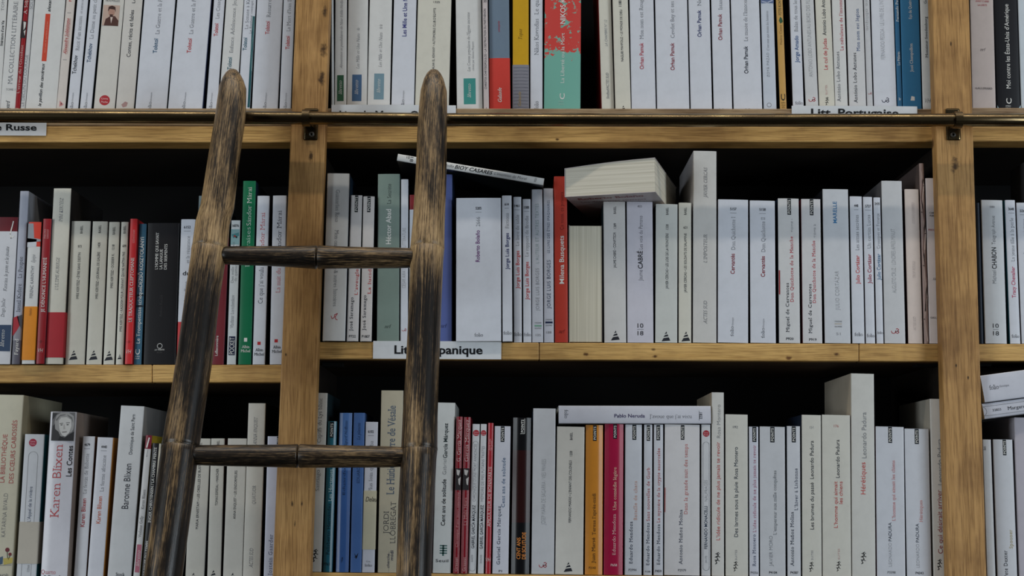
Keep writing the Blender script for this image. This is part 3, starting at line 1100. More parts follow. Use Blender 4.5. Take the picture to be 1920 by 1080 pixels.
# ------------------------------------------------------------------ top shelf, middle bay
k = 'TM'
B1(k, 'very thin blank pale booklet', 619, 625.5, 620.3, 626.2, (200, 204, 206), d=.12)
B1(k, 'slim white spine with green tag', 627.5, 651, 627, 649, WN, V('Absentistes et pendulaires de Nasr Eddin Hodja', 126, 1, .55, 5.2, GY, 'si'), LIB(.22, .78, 138, 185, (48, 92, 66)), yt=-20)
B1(k, 'white spine with slate-blue tag, one star', 652, 691, 650, 687.5, WN, V('Les Mille et Une Nuits', 126, 62, .53, 6, GY, 'si'), V('☆', 57, 51, .54, 5, GY), LIB(.26, .73, 137, 185, (72, 104, 142)), yt=-20)
B1(k, 'white spine with grey-blue tag, two stars', 692.5, 735.5, 688.5, 731, WN, V('Les Mille et Une Nuits', 123, 60, .53, 6, GY, 'si'), V('☆☆', 54, 45, .54, 5, GY), LIB(.28, .72, 135, 182, (118, 148, 162)), yt=-20)
B1(k, 'white spine with violet-blue bold title', 738, 781.5, 733.7, 776, W, V('Les Mille et Une Nuits', 67, -18, .5, 8, (62, 66, 130), 'b'), FCL(.5, 166, 198))
B1(k, 'cream spine with small capitals, behind ladder tip', 783, 847, 778, 841.5, CR, V('ALAA EL ASWANY • AUTOMOBILE CLUB D’ÉGYPTE', 127, 15, .51, 4.4, DK, 'n'), H('1325', 4, .56, 12, 4, DK), sides=((20, 20, 24), (24, 26, 26)))
B1(k, 'white spine with turquoise tag', 854, 903, 856, 906, WN, V('Les Contes populaires de l’Égypte ancienne', 131, 23, .48, 5.4, GY, 'si'), V('choisis par Gaston Maspero', 130, 77, .64, 4, GY, 'si'), LIB(.27, .73, 144, 191, (64, 144, 138)))
B1(k, 'slim pink-grey spine with tiny capitals', 903.5, 915, 907, 916.5, (206, 196, 196), V('CHRISTOS CHRYSSOPOULOS • LA DESTRUCTION DU PARTHÉNON', 165, 17, .45, 4.2, DK, 'n'), TRI(.5, 198, 206), H('30', 3, .5, 6, 5, DK), Y=.03)
B1(k, 'slate-blue spine with red band', 915.6, 955, 917.2, 957, (112, 130, 148), V('utopie', 59, 39, .48, 4, (170, 70, 86), 'i'), belt=(107, 204, (205, 62, 52), [V('Galaade', 187, 161, .5, 7, PW, 'Si')]), sides=((40, 44, 50), (44, 40, 44)), d=.13)
B1(k, 'golden yellow spine with grey ribbed band', 960.7, 992, 961.3, 991.5, (206, 160, 32), V('Topaz', 72, 53, .47, 6.5, (90, 66, 26), 'si'), belt=(119, 204, (132, 132, 142), [LN([(.02, y), (.98, y)], .9, (112, 112, 122)) for y in range(124, 203, 6)] + [V('Galaade', 194, 168, .42, 5.5, (170, 148, 104), 'i')]), d=.13)
B1(k, 'slim lilac-white spine with grey serif lettering', 994, 1018, 994.5, 1017, W, V('Nikos Kavvadias', 101, 35, .5, 8, GY, 's'), V('Le quart', 27, -12, .5, 8, GY, 's'), V('folio', 200, 185, .5, 8, DK, 's'))
B1(k, 'wide coral spine splashed with turquoise', 1021, 1090, 1019, 1089, (205, 72, 66), V('NIKOS KAZANTZAKI', 44, -70, .5, 9.5, PW, 'b'), V('La Liberté ou la Mort', 152, 61, .5, 7, (214, 222, 216), 'n'), V('C', 182, 171, .5, 9, PW, 'b'), H('AMBO', 186, .47, 10, 2.6, (170, 205, 196)), H('URAKIS', 191, .47, 10, 2.6, (170, 205, 196)), mat='SPLAT', sides=((140, 40, 40), (150, 38, 40)), bulge=.003, d=.12)
B1(k, 'slim cream spine, faint italics, dark red side', 1122, 1146.5, 1128, 1152.5, CR, V('LA CHAMBRE N° 12', 84, 36, .5, 5, LG, 'i'), V('Sindbad/ACTES SUD', 179, 132, .5, 5, GY, 'i'), sides=((122, 34, 34), (30, 30, 34)), Y=.042)
B1(k, 'cream spine with small capitals and triangle mark', 1148, 1178, 1153.8, 1183, CR, V('NAGUIB MAHFOUZ • LE MONDE DE DIEU', 113, 18, .52, 4.6, DK, 'n'), V('1180', 12, 1, .48, 5, DK, 'b'), TRI(.5, 192.5, 206))
B1(k, 'white spine, red author, grey title, glossy', 1180, 1226, 1184.3, 1230, W, V('Orhan Pamuk', 127, 79, .45, 7.4, (186, 72, 82), 'b'), V('Mon nom est Rouge', 72, -4, .47, 7.2, GY, 's'), shiny=True)
B1(k, 'widest white spine with dark red author', 1228, 1289, 1232, 1293, W, V('Orhan Pamuk', 129, 79, .5, 7.4, DR, 'b'), V('Cevdet Bey et ses fils', 70, -10, .52, 7.2, GY, 's'))
B1(k, 'white spine with violet-blue author', 1290.7, 1331, 1294.7, 1336, W, V('Orhan Pamuk', 68, 19, .48, 7.4, NV, 'b'), V('Neige', 11, -14, .5, 7.2, GY, 's'), FOL(202, .5, 15, 6))
B1(k, 'white spine with crimson author', 1333.4, 1368.5, 1338.2, 1373.5, W, V('Orhan Pamuk', 74, 26, .44, 7.4, DR, 'b'), V('Istanbul', 18, -12, .48, 7.2, GY, 's'), FOL(201, .46, 15, 6))
B1(k, 'wide white spine with black author', 1370.4, 1424, 1375.4, 1430, W, V('Orhan Pamuk', 135, 85, .47, 7.4, DK, 'b'), V('Le musée de l’Innocence', 76, -10, .49, 7.2, GY, 's'), FOL(201, .52, 15, 6))
B1(k, 'pale blue spine with small grey capitals', 1426, 1451, 1432, 1456.5, (200, 208, 220), V('ZOYÂ PIRZÂD', 141, 97, .42, 5, GY, 'lw'), V('C’est moi qui éteins les lumières', 93, 20, .45, 4.6, GY, 'si'), CI(.42, 192, 4.5, GY), CI(.42, 192, 3.5, (200, 208, 220), None, 1), R(0, 1, -40, 6, (96, 112, 150)), LN([(.1, 3), (.5, 5), (.9, 1)], 2, (180, 190, 210)))
B1(k, 'slim tan-gold spine with green lettering', 1455, 1468, 1462, 1476, (202, 160, 92), V('FOTIS KONTOGLOU', 28, -20, .5, 5.5, (60, 70, 50), 'n'), V('Pedro Cazas', 82, 46, .5, 4.6, (150, 116, 64), 'n'), P([[(.3, 38), (.5, 31), (.75, 34), (.9, 40), (.5, 44)]], (50, 90, 62)), [V('C', 184, 172, .5, 8, (38, 42, 38), 'b'), H('AMBO', 188, .5, 9, 2.6, (110, 90, 56)), H('URAK', 192, .5, 9, 2.6, (110, 90, 56)), H('IS', 196, .5, 5, 2.6, (110, 90, 56))], sides=((22, 40, 46), (22, 40, 46)))
B1(k, 'lilac-white spine with blue author', 1481, 1500.5, 1485.5, 1509, W, V('Jorge Amado', 115, 66, .5, 7.4, (58, 92, 142), 'b'), V('Bahia de tous les saints', 58, -24, .5, 7, GY, 's'), FOL(188, .55, 15, 6.5))
B1(k, 'grey-white spine, tall thin grey capitals', 1502, 1526.5, 1511.2, 1535, (208, 210, 212), V('ANTONIO LOBO ANTUNES/AU BORD DES FLEUVES', 141, -18, .5, 7.4, LG, 'l'), SQ(.5, 183, 7, (190, 70, 82)))
B1(k, 'cream spine, red title then black author', 1528, 1558.5, 1537, 1565.5, CR, V('Le cul de Judas', 128, 71, .5, 7.2, (196, 56, 66), 'n'), V('Antonio Lobo Antunes', 65, -14, .5, 7.2, DK, 'n'), SAL(.5, 177, 193), V('SUITES', 173, 156, .48, 3.4, (200, 150, 150), 'w'))
B1(k, 'white spine with staggered black and red lettering', 1559.6, 1584, 1566.3, 1590.5, WN, V('António Lobo Antunes', 186, 95, .3, 6.2, GY, 'Sw'), V('La nébuleuse de l’insomnie', 93, -8, .66, 6.2, (190, 74, 84), 'Sw'), H('P2196', 196, .5, 14, 4, DK, 'b'))
B1(k, 'white spine with staggered black and blue lettering', 1586.3, 1618.5, 1592.3, 1625.3, (210, 211, 213), V('António Lobo Antunes', 188, 97, .38, 6.2, DK, 'Sw'), V('Mon nom est légion', 94, 16, .62, 6.2, (70, 96, 140), 'Sw'), H('P2507', 198, .5, 14, 4, DK, 'b'))
B1(k, 'narrow grey-white spine read downward', 1619.5, 1631.5, 1626.5, 1637.3, (202, 204, 208), D('La pluie oblique', -30, 56, .5, 5.6, LG, 'l'), SQ(.5, 171, 3.8, (190, 80, 90)))
B1(k, 'white spine, thin grey capitals, dark curl mark', 1633.2, 1675.5, 1638.9, 1682.4, W, V('FERNANDO PESSOA / LE LIVRE DE L’INTRANQUILLITÉ', 109, -40, .45, 8, LG, 'l'), SQ(.5, 184, 7.5, (62, 62, 84)))
B1(k, 'narrow blue spine with white lettering', 1676.2, 1686.5, 1683.7, 1692.3, (52, 108, 148), V('Fernando Pessoa', 40, -12, .5, 5, PW, 'S'), V('Le Pèlerin', 120, 95, .5, 5, PW, 'S'), H('lr', 181, .5, 5, 5, PW, 'S'))
B1(k, 'wide blue spine with white lettering', 1688, 1723.5, 1693, 1729.4, (58, 122, 166), V('José Champollion', 132, 80, .5, 5.6, PW, 'S'), V('Eça de Queiroz', 35, -4, .5, 5.6, PW, 'S'), P([[(.4, 184), (.45, 176), (.62, 177), (.62, 184)]], PW))
B1(k, 'slim pale spine with small black capitals', 1725, 1744.4, 1730.8, 1749.4, WN, V('Monsieur Swedenborg', 106, 31, .5, 5, DK, 'S'), V('Gonçalo', 7, -18, .5, 5, DK, 'S'), H('VH', 184, .5, 11, 9, GY, 'li'))
flush_row('top', 'middle')

# ------------------------------------------------------------------ top shelf, right bay
k = 'TR'
B1(k, 'pinkish cream spine with tiny red heading', 1818.5, 1863, 1822.3, 1868.7, (210, 198, 194), H('AVANT ET APRÈS', 2.5, .52, 26, 3.6, (190, 84, 90), 'S'), H('LA CHUTE', 9.5, .52, 18, 3.6, (190, 84, 90), 'S'), H('nrf', 91, .5, 11, 6, DK, 'si'), H('GALLIMARD', 162, .5, 32, 3.6, DK, 'Sw'), yt=-70)
B1(k, 'black spine with white lettering and worn corners', 1864, 1908, 1870, 1914, (24, 25, 30), V('Moi contre les États-Unis d’Amérique', 162, 8, .5, 8.2, PW, 'n'), V('C', 190, 180, .5, 9.5, PW, 'b'), H('AMBO', 194, .46, 10, 2.6, PW), H('URAK', 198, .46, 10, 2.6, PW), P([[(0, 203), (0, 193), (.08, 203)], [(1, 203), (1, 192), (.92, 197), (.84, 203)]], (176, 204, 214)))
B1(k, 'white spine cut by the right frame edge', 1909, 1945, 1915, 1952, (204, 214, 222))
flush_row('top', 'right')

# ------------------------------------------------------------------ middle shelf, left bay
k = 'ML'
MAR = (110, 34, 42)
B(k, 'white spine with maroon top, cut by frame', -14, 32.5, 408, -32, 20, (212, 214, 220), V('Katarina, le paon et le jésuite', 548, 464, .66, 6.6, DK, 'si'), V('Drago Jančar', 596, 561, .62, 6.6, DK, 'si'), R(.3, .98, 611, 660, (46, 66, 96)), V('libretto', 652, 620, .66, 7, PW, 'si'), LN([(.84, 416), (.74, 440), (.78, 448), (.88, 444)], 2, PW), bands=[(400, 435, MAR)], Y=.018)
B(k, 'tall silver-grey spine, red patch near foot', 36.7, 54, 359, 20.5, 37.7, (172, 176, 190), V('Ismail Kadaré', 587, 535, .5, 8, DK, 's'), V('La Poupée', 524, 484, .5, 8, DK, 's'), V('Fayard', 667, 637, .5, 7, PW, 'S'), P([[(0, 598), (.5, 594), (.75, 612), (.45, 622), (0, 632)]], (170, 44, 56)), P([[(.4, 596), (1, 592), (1, 618), (.7, 612)]], (70, 70, 78)), bands=[(600, 640, (140, 138, 148)), (640, 690, (96, 94, 106))], sides=((120, 124, 134), (128, 132, 140)), d=.15, Y=.018)
B(k, 'red-topped white spine with orange band', 53.5, 77.5, 417, 39, 65.5, WN, V('FERENC KARINTHY', 561, 500, .5, 6, GY, 'n'), V('Épépé', 494, 479, .52, 7, GY, 'si'), P([[(0, 420), (.4, 420), (.5, 448), (1, 450), (1, 454), (0, 456)]], (150, 156, 164)), P([[(0, 448), (.7, 450), (.7, 464), (0, 465)]], (206, 210, 216)), bands=[(410, 464, (214, 72, 58))], belt=(577, 677, (226, 142, 38), [V('Réédition', 594, 580, .5, 5, (150, 96, 40), 'i')]), Y=.014)
B(k, 'dark red spine with white capitals', 80, 96.5, 411, 66.3, 82.8, (150, 34, 42), V('JE DÉNONCE L’HUMANITÉ', 588, 485, .52, 6.2, PW, 'S'), V('FRIGYES', 449, 431, .35, 3.8, (220, 170, 170), 's'), V('KARINTHY', 449, 431, .68, 3.8, (220, 170, 170), 's'), VHM(.5, 659), H('·Ⅰ·', 643, .5, 9, 5, (90, 20, 26)), Y=.012)
B(k, 'tall cream spine with red band low down', 100.2, 133, 354, 83.5, 118.3, CR, V('IMRE KERTÉSZ', 418, 372, .5, 6.4, GY, 'si'), V('L’ULTIME AUBERGE', 546, 485, .45, 6.4, GY, 'si'), belt=(588, 672, (178, 44, 54), []), sides=((24, 24, 26), (36, 34, 34)), d=.14, Y=.016)
B(k, 'cream spine, black capitals, triangle mark, wide', 133.5, 169.8, 415.5, 120.6, 158.7, CR, V('BABEL', 439, 424, .55, 4.6, DK, 'n'), H('973', 463.5, .5, 7, 5, DK, 'n'), V('IMRE KERTÉSZ • ÊTRE SANS DESTIN', 562, 475, .5, 4.8, DK, 'n'), TRI(.42, 657, 675))
B(k, 'cream spine, black capitals, slightly narrower', 173.2, 202.3, 416, 160.3, 190.3, CR, V('BABEL', 438, 423, .5, 4.6, DK, 'n'), V('1408', 466, 456, .5, 4.8, DK, 'n'), V('IMRE KERTÉSZ • JOURNAL DE GALÈRE', 562, 474, .5, 4.8, DK, 'n'), TRI(.46, 657, 675))
B(k, 'slim cream spine, short capitals, triangle mark', 203.8, 224.8, 417, 192.7, 213.8, CR, V('BABEL', 441, 426, .5, 4.6, DK, 'n'), V('1218', 470, 460, .5, 4.8, DK, 'n'), V('IMRE KERTÉSZ • DOSSIER K.', 542, 477, .5, 4.8, DK, 'n'), TRI(.5, 658, 676))
B(k, 'thin cream spine, long line of capitals', 226.8, 241.3, 417, 215.8, 231.2, CR, V('BABEL', 439, 424, .5, 4.6, DK, 'n'), H('609', 462.5, .55, 7, 5, DK, 'n'), V('IMRE KERTÉSZ • KADDISH POUR L’ENFANT QUI NE NAÎTRA PAS', 623, 474, .5, 4.6, DK, 'n'), TRI(.5, 665, 674))
B(k, 'bright red spine with white capitals', 243.2, 258.3, 411, 233.2, 247.2, (208, 50, 54), V('LE TRADUCTEUR CLEPTOMANE', 606, 485, .55, 6.2, PW, 'S'), V('L', 606, 600, .5, 6.6, DK, 'S'), V('DEZSŐ KOSZTOLÁNYI', 457, 432, .6, 4, (235, 180, 180), 's'), VHM(.5, 661), H('·Ⅰ·', 643, .5, 9, 5, (110, 26, 30)), sides=((150, 30, 34), (150, 30, 34)), Y=.016)
B(k, 'teal-blue spine with white title', 260.3, 274.8, 420.5, 249.3, 264.8, (62, 104, 128), V('Le Trompettiste tchèque', 645, 541, .5, 7.4, PW, 'n'), V('DEZSŐ KOSZTOLÁNYI', 540, 446, .52, 7.2, PW, 'b'), R(0, 1, 554, 556.5, (24, 34, 42)), R(0, 1, 574, 577, (24, 34, 42)), V('C', 666, 656, .5, 8.5, PW, 'b'), H('AMBO', 669, .5, 9, 2.4, PW), H('URAK', 673, .5, 9, 2.4, PW))
B(k, 'wide black spine with white capitals', 276.8, 336.5, 419, 267.6, 329.2, (25, 24, 27), V('L’HOMME QUI SAVAIT', 507, 437, .32, 5.2, PW, 'S'), V('LA LANGUE', 507, 469, .46, 5.2, PW, 'S'), V('DES SERPENTS', 507, 459, .60, 5.2, PW, 'S'), V('Andreas Kurzlak', 596, 554, .5, 5, (62, 60, 62), 's'), CI(.5, 650, 5, PW), CI(.5, 650, 4.2, (25, 24, 27), None, 1), LN([(.46, 647), (.54, 653)], .8, PW), LN([(.54, 647), (.46, 653)], .8, PW), H('LA TRENTE', 657, .5, 18, 2.6, PW), H('30 201', 662, .5, 10, 2.6, (80, 78, 78)))
B(k, 'white spine with red foot beside the ladder', 339, 366.5, 412, 329.8, 358, W, NUM('6152', 427, .46), V('et la résistance', 495, 444, .56, 6.6, GY, 's'), H('du', 514, .5, 14, 8, BK, 'b'), V('ironie La ruffiane', 590, 530, .5, 6.6, GY, 's'), V('folio', 640, 622, .5, 7, (235, 190, 190), 's'), bands=[(605, 690, (202, 50, 54))])
B(k, 'tall grey-teal spine mostly hidden by the ladder', 372.5, 402, 368, 359, 391, (104, 120, 124), d=.14)
B(k, 'maroon spine with white foot lettering', 405, 428.5, 446, 393.5, 420, (120, 44, 52), V('LaBaconnière', 668, 631, .42, 5, PW, 'n'))
B(k, 'slim white spine with navy square mark', 433.2, 450.5, 414, 424.2, 442.3, (208, 214, 216), H('16076', 424, .5, 13, 5, DK, 'b'), R(.02, .98, 431, 460, (134, 170, 174)), P([[(.1, 441), (.9, 437), (.95, 443), (.3, 448)]], (70, 130, 136)), CI(.45, 444, 2.4, (150, 50, 46), 2, 2), CI(.65, 446, 2, (30, 40, 46), 2, 2), V('Des mille et une façons', 532, 455, .32, 5, GY, 's'), V('de quitter la Moldavie', 529, 462, .68, 5, GY, 's'), V('Vladimir Lortchenkov', 617, 555, .45, 6.4, GY, 's'), R(.18, .86, 632, 667, (28, 36, 66)), V('POCKET', 665, 634, .52, 9, PW, 'n'))
B(k, 'tall green spine with white lettering', 455.2, 480, 340, 445.8, 470.8, (18, 112, 74), V('Sándor Márai', 425, 352, .54, 8.5, PW, 's'), V('Les Braises', 503, 428, .52, 8.5, (190, 216, 204), 's'), R(.42, .66, 635, 642, PW), H('Albin', 651.5, .56, 15, 5, PW, 'S'), H('Michel', 659, .56, 18, 5, PW, 'S'), d=.14)
B(k, 'white spine, red author, black title', 481.7, 506, 368, 473, 496.5, W, V('Sándor Márai', 479, 400, .5, 8.5, (196, 76, 80), 's'), V('Ce que j’ai voulu taire', 571, 482, .5, 8.5, DK, 's'), R(.36, .62, 642, 648, (186, 40, 46)), H('Albin', 657, .52, 15, 5.4, DK, 'S'), H('Michel', 665, .52, 19, 5.4, DK, 'S'), sides=(None, (60, 60, 64)), d=.14)
B(k, 'white spine, black author, red title', 511.2, 538, 367.5, 505, 532, W, V('Sándor Márai', 476, 396, .5, 8.5, (48, 50, 64), 's'), V('La nuit du bûcher', 551, 470, .5, 8.5, (196, 76, 80), 's'), R(.32, .56, 637.5, 643.5, (186, 40, 46)), H('Albin', 652, .5, 15, 5.4, DK, 'S'), H('Michel', 660, .5, 19, 5.4, DK, 'S'), sides=((44, 44, 50), None), d=.14)
flush_row('middle', 'left')

# ------------------------------------------------------------------ middle shelf, middle bay
k = 'MM'
B(k, 'pale grey spine read downward, red curl mark', 613, 656, 326, 604, 647, (206, 208, 208), D('Guimarães Rosa', 357, 417, .5, 7.5, GY, 's'), D('Mon oncle le jaguar', 432, 506, .5, 7.5, GY, 's'), D('& autres histoires', 507, 573, .52, 7.5, GY, 's'), [('k', .5, 592, [(-6, -1), (-4, 4), (0, 2), (1, -4), (6, -6), (2, 0), (3, 5), (6, 6)], 1.4, (190, 84, 92))], yb=636, Y=.012, d=.13)
B(k, 'slim white spine, black author and red title', 657.3, 679.3, 367, 648.5, 672.3, (210, 208, 208), PT(.38, .66, 367, 399), V('José Saramago', 620, 558, .36, 6, DK, 'Sw'), V('L’aveuglement', 554, 478, .72, 6, (196, 72, 70), 'Sw'), H('P722', 630, .5, 13, 4.6, DK, 'b'), yb=639, Y=.016)
B(k, 'slim white spine beside grey-green one, red title', 681, 702.5, 369, 674.5, 697, (210, 206, 204), PT(.36, .66, 369, 399), V('José Saramago', 619, 554, .32, 6, DK, 'Sw'), V('La lucidité', 552, 490, .72, 6, (196, 72, 70), 'Sw'), H('P1807', 630, .5, 15, 4.6, DK, 'b'), yb=639, Y=.016)
B(k, 'tall grey-green spine with white lettering', 708, 750, 327, 705.8, 748.5, (128, 146, 138), V('Héctor Abad', 460, 394, .5, 9.5, PW, 'b'), V('La Secrète', 384, 346, .52, 7.6, (52, 60, 58), 's'), H('nrf', 613, .5, 13, 7, (44, 52, 48), 'si'), d=.14)
B(k, 'narrow white spine with tall grey capitals', 751.6, 765.7, 337, 750.2, 765, W, V('CÉSAR AIRA / LES NUITS DE LITTÉRATURE', 542, 429, .45, 6.8, LG, 'l'), SQ(.5, 620, 4.6, (196, 100, 106)))
B(k, 'maroon-topped white spine hidden by the ladder', 767.5, 792, 366, 766.5, 791, W, bands=[(360, 394, (132, 40, 46))])
B(k, 'tall violet-blue spine partly hidden by ladder', 800, 848.5, 328, 799, 847.8, (92, 106, 164), V('Kudryavka', 534, 440, .5, 9, PW, 'b'), H('nrf', 612, .68, 12, 7, (30, 36, 70), 'si'), sides=((28, 36, 66), (28, 44, 70)), d=.14)
B(k, 'thickest white spine with purple author', 855, 939.5, 372, 854.6, 940.2, W, NUM('5205', 391.5, .5, 11), V('2666', 425.5, 408, .49, 7.4, GY, 's'), V('Roberto Bolaño', 492, 433, .48, 7.6, (116, 66, 124), 'b'), FOL(627, .5, 16, 7), yb=638.5, Y=.012)
B(k, 'slim white spine with navy author', 940.5, 959.6, 367.5, 942.2, 961, W, NUM('614', 384, .5, 8), V('Fictions', 429.5, 401, .52, 7, GY, 's'), V('Jorge Luis Borges', 506, 438, .52, 7, NV, 'b'), FOL(623.5, .5, 16, 7), yb=639, Y=.012)
B(k, 'slim white spine, red author, short title', 961.6, 977.8, 370, 963, 978.8, W, NUM('1461', 387, .5, 10), V('Le livre de sable', 462.5, 404, .52, 6.6, GY, 's'), V('Jorge Luis Borges', 542.5, 471.5, .52, 7, (196, 74, 72), 'b'), FOL(626.5, .5, 14, 7), yb=641.5)
B(k, 'slimmest white spine, red author set lowest', 979.3, 995.2, 374, 981, 996.7, W, NUM('1588', 390, .5, 10), V('Le rapport de Brodie', 483, 406, .52, 6.6, GY, 's'), V('Jorge Luis Borges', 563.5, 492.5, .5, 7, (196, 74, 72), 'b'), FOL(628, .5, 14, 7))
B(k, 'grey-white spine with green-grey capitals', 995.7, 1017.7, 356, 998, 1018.6, (204, 208, 218), V('L’AUTEUR ET AUTRES TEXTES', 495.5, 383, .5, 6.6, (130, 158, 154), 'lw'), V('JORGE LUIS BORGES', 584, 505, .5, 6.6, GY, 'lw'), R(.22, .86, 610.5, 613.5, (120, 170, 146)), H('L’IMAGINAIRE', 606.5, .54, 13, 2.6, GY), H('GALLIMARD', 616.5, .54, 13, 2.6, GY), H('105', 629, .54, 10, 4.4, LG))
B(k, 'grey-white spine with navy capitals', 1019, 1037.3, 354, 1019.6, 1039.2, (206, 210, 222), V('LE LIVRE DES ÊTRES IMAGINAIRES', 476, 377, .5, 5, (86, 94, 116), 'nw'), V('JORGE LUIS BORGES', 580, 489.5, .5, 6.8, (84, 92, 112), 'nw'), R(.14, .88, 604, 607.5, (30, 42, 76)), H('L’IMAGINAIRE', 600.5, .5, 13, 2.6, GY), H('GALLIMARD', 611, .5, 13, 2.6, GY), H('188', 624, .5, 10, 4.4, LG))
B(k, 'tall orange-red spine with white author', 1038.3, 1063.5, 331.5, 1040, 1065.5, (194, 66, 52), V('Milena Busquets', 534, 444, .55, 8.6, PW, 'b'), V('Ça aussi, ça passera', 433, 361, .58, 6.4, (112, 36, 32), 's'), H('nrf', 622, .55, 12, 7, (110, 30, 26), 'si'), sides=((170, 54, 44), (150, 46, 38)), d=.14)
ROWS.append(None)
B(k, 'cream spine, small capitals, under lying book', 1130.5, 1173.2, 379, 1133.3, 1174.2, (210, 209, 208), V('BABEL', 402, 388, .52, 4.6, DK, 'n'), V('1389', 430, 420, .52, 4.8, DK, 'n'), V('JAUME CABRÉ • CONFITEOR', 504, 437, .5, 4.8, DK, 'n'), TRI(.5, 620, 638))
B(k, 'lilac-white spine with mixed-weight title', 1175, 1224, 379, 1176, 1226, (206, 205, 216), H('4573', 388, .5, 8, 4, GY), V('Les voix du Pamano', 469, 406, .53, 7.4, DK, 'l'), V('CABRÉ', 505.5, 472, .51, 8.6, BK, 'b'), V('Jaume', 528, 508, .51, 8, DK, 'l'), H('10', 611.5, .5, 11, 8, BK, 'n'), H('18', 625.5, .5, 11, 8, BK, 'n'), LN([(.38, 618.5), (.62, 618.5)], .8, GY))
B(k, 'greenish cream spine, small capitals, triangle', 1229.5, 1271, 383.5, 1228.3, 1270.5, (205, 208, 204), V('BABEL', 404, 390, .52, 4.6, DK, 'n'), V('1338', 432, 422, .52, 4.8, DK, 'n'), V('JAVIER CERCAS • LES LOIS DE LA FRONTIÈRE', 543, 439, .52, 4.8, DK, 'n'), TRI(.48, 622, 640))
B(k, 'slim cream spine, small capitals, triangle', 1272.6, 1296.6, 381, 1272.2, 1297, CR, V('BABEL', 404, 390, .52, 4.6, DK, 'n'), H('621', 428, .52, 7, 4.8, DK, 'n'), V('JAVIER CERCAS • LES SOLDATS DE SALAMINE', 550, 439, .52, 4.8, DK, 'n'), TRI(.55, 622, 640))
B(k, 'tallest cream spine with grey italic capitals', 1300, 1344, 284, 1299, 1344.2, (208, 207, 204), V('JAVIER CERCAS', 373, 315, .52, 6.6, GY, 'si'), V('L’IMPOSTEUR', 495, 442, .52, 6.6, GY, 'si'), V('ACTES SUD', 608.5, 566, .52, 6.6, GY, 'si'), sides=((176, 174, 178), (60, 60, 60)), d=.15)
B(k, 'white spine, dark red author, first volume', 1346.3, 1403.6, 375, 1345.8, 1403.6, W, NUM('5157', 393, .5, 12), V('Don Quichotte I', 470, 408, .5, 7.4, GY, 's'), V('Cervantès', 515.5, 477.5, .48, 7.6, DR, 'b'), FCL(.46, 597, 629))
B(k, 'white spine, dark red author, second volume', 1406, 1453.2, 377, 1406.8, 1456, W, NUM('5158', 394, .5, 12), V('Don Quichotte II', 474, 409, .52, 7.4, GY, 's'), V('Cervantès', 521, 482, .5, 7.6, DR, 'b'), FCL(.48, 599, 632))
B(k, 'white spine, black tag, red title, red nick', 1458, 1498.7, 373, 1461.3, 1500.8, (212, 213, 214), PT(.44, .62, 373, 404), V('TOME I', 437, 412, .66, 3.2, LG, 'w'), V('Miguel de Cervantes', 624, 532.5, .4, 6, DK, 'Sw'), V('Don Quichotte de la Manche', 567.5, 445, .62, 6, (190, 70, 78), 'Sw'), R(0, .06, 509, 554, (150, 34, 40)), H('P920', 636, .5, 14, 4.6, DK, 'b'))
B(k, 'white spine, black tag, red title, maroon edge', 1502.3, 1538.8, 374, 1505.3, 1543, (213, 213, 215), PT(.43, .62, 374, 405), V('TOME 2', 447, 422, .68, 3.2, LG, 'w'), V('Miguel de Cervantes', 626, 534.5, .38, 6, DK, 'Sw'), V('Don Quichotte de la Manche', 569.5, 453, .6, 6, (190, 70, 78), 'Sw'), H('P919', 637.5, .5, 14, 4.6, DK, 'b'), sides=((110, 26, 44), (110, 26, 44)))
B(k, 'tall white spine with blue heading', 1542.2, 1591, 355.6, 1546.8, 1596, (206, 210, 216), V('MARELLE', 420, 379, .46, 7, (48, 118, 168), 'b'), V('JULIO CORTÁZAR', 583, 510, .5, 7.6, LG, 'lw'), H('L’IMAGINAIRE', 604, .52, 14, 2.6, GY), H('GALLIMARD', 613.5, .52, 14, 2.6, GY), R(.38, .66, 607, 610, (190, 186, 180)), H('51', 627, .52, 8, 4.6, LG), d=.125)
B(k, 'slim white spine, bright red author', 1593.3, 1616.6, 369, 1598.3, 1622.2, W, NUM('448', 386.5, .5, 8), V('Les armes secrètes', 470, 404, .53, 6.8, GY, 's'), V('Julio Cortázar', 532, 479, .52, 7.2, (206, 78, 74), 'b'), FOL(624.5, .5, 16, 6.8), yb=641)
B(k, 'slim white spine, dark red author', 1618, 1636.3, 370, 1624, 1641.7, W, NUM('5727', 387.5, .5, 11), V('Un certain Lucas', 467, 404, .54, 6.8, GY, 's'), V('Julio Cortázar', 532, 477, .52, 7.2, (160, 52, 70), 'b'), FOL(627.5, .5, 15, 6.8), yb=642)
B(k, 'slim white spine, blue author', 1637.3, 1651.7, 371, 1644.3, 1657.3, W, NUM('2435', 383, .5, 10, False), V('Cronopes et Fameux', 468, 401, .54, 6.4, GY, 's'), V('Julio Cortázar', 526.5, 477.5, .52, 7, (64, 112, 152), 'b'), FOL(624.5, .5, 12, 5.6))
B(k, 'tall white spine, tall grey capitals, red curl', 1652.4, 1691.8, 340, 1659.3, 1698.6, (205, 207, 210), V('AUGUSTO CRUZ / LONDRES APRÈS MINUIT', 551, 431, .5, 8, LG, 'l'), SQ(.5, 623, 8, (176, 52, 62)), sides=((90, 90, 94), (60, 60, 64)), d=.13)
B(k, 'pinkish cream spine with faint italics', 1696.2, 1723.2, 355.6, 1703.2, 1731.6, (218, 204, 196), V('GUSTAVO GUERRERO', 421, 381, .55, 5, (178, 166, 164), 'si'), V('TROP ROUGE', 523, 491, .5, 5, (178, 166, 164), 'si'), V('ACTES SUD', 621, 595, .45, 5, (178, 166, 164), 'si'))
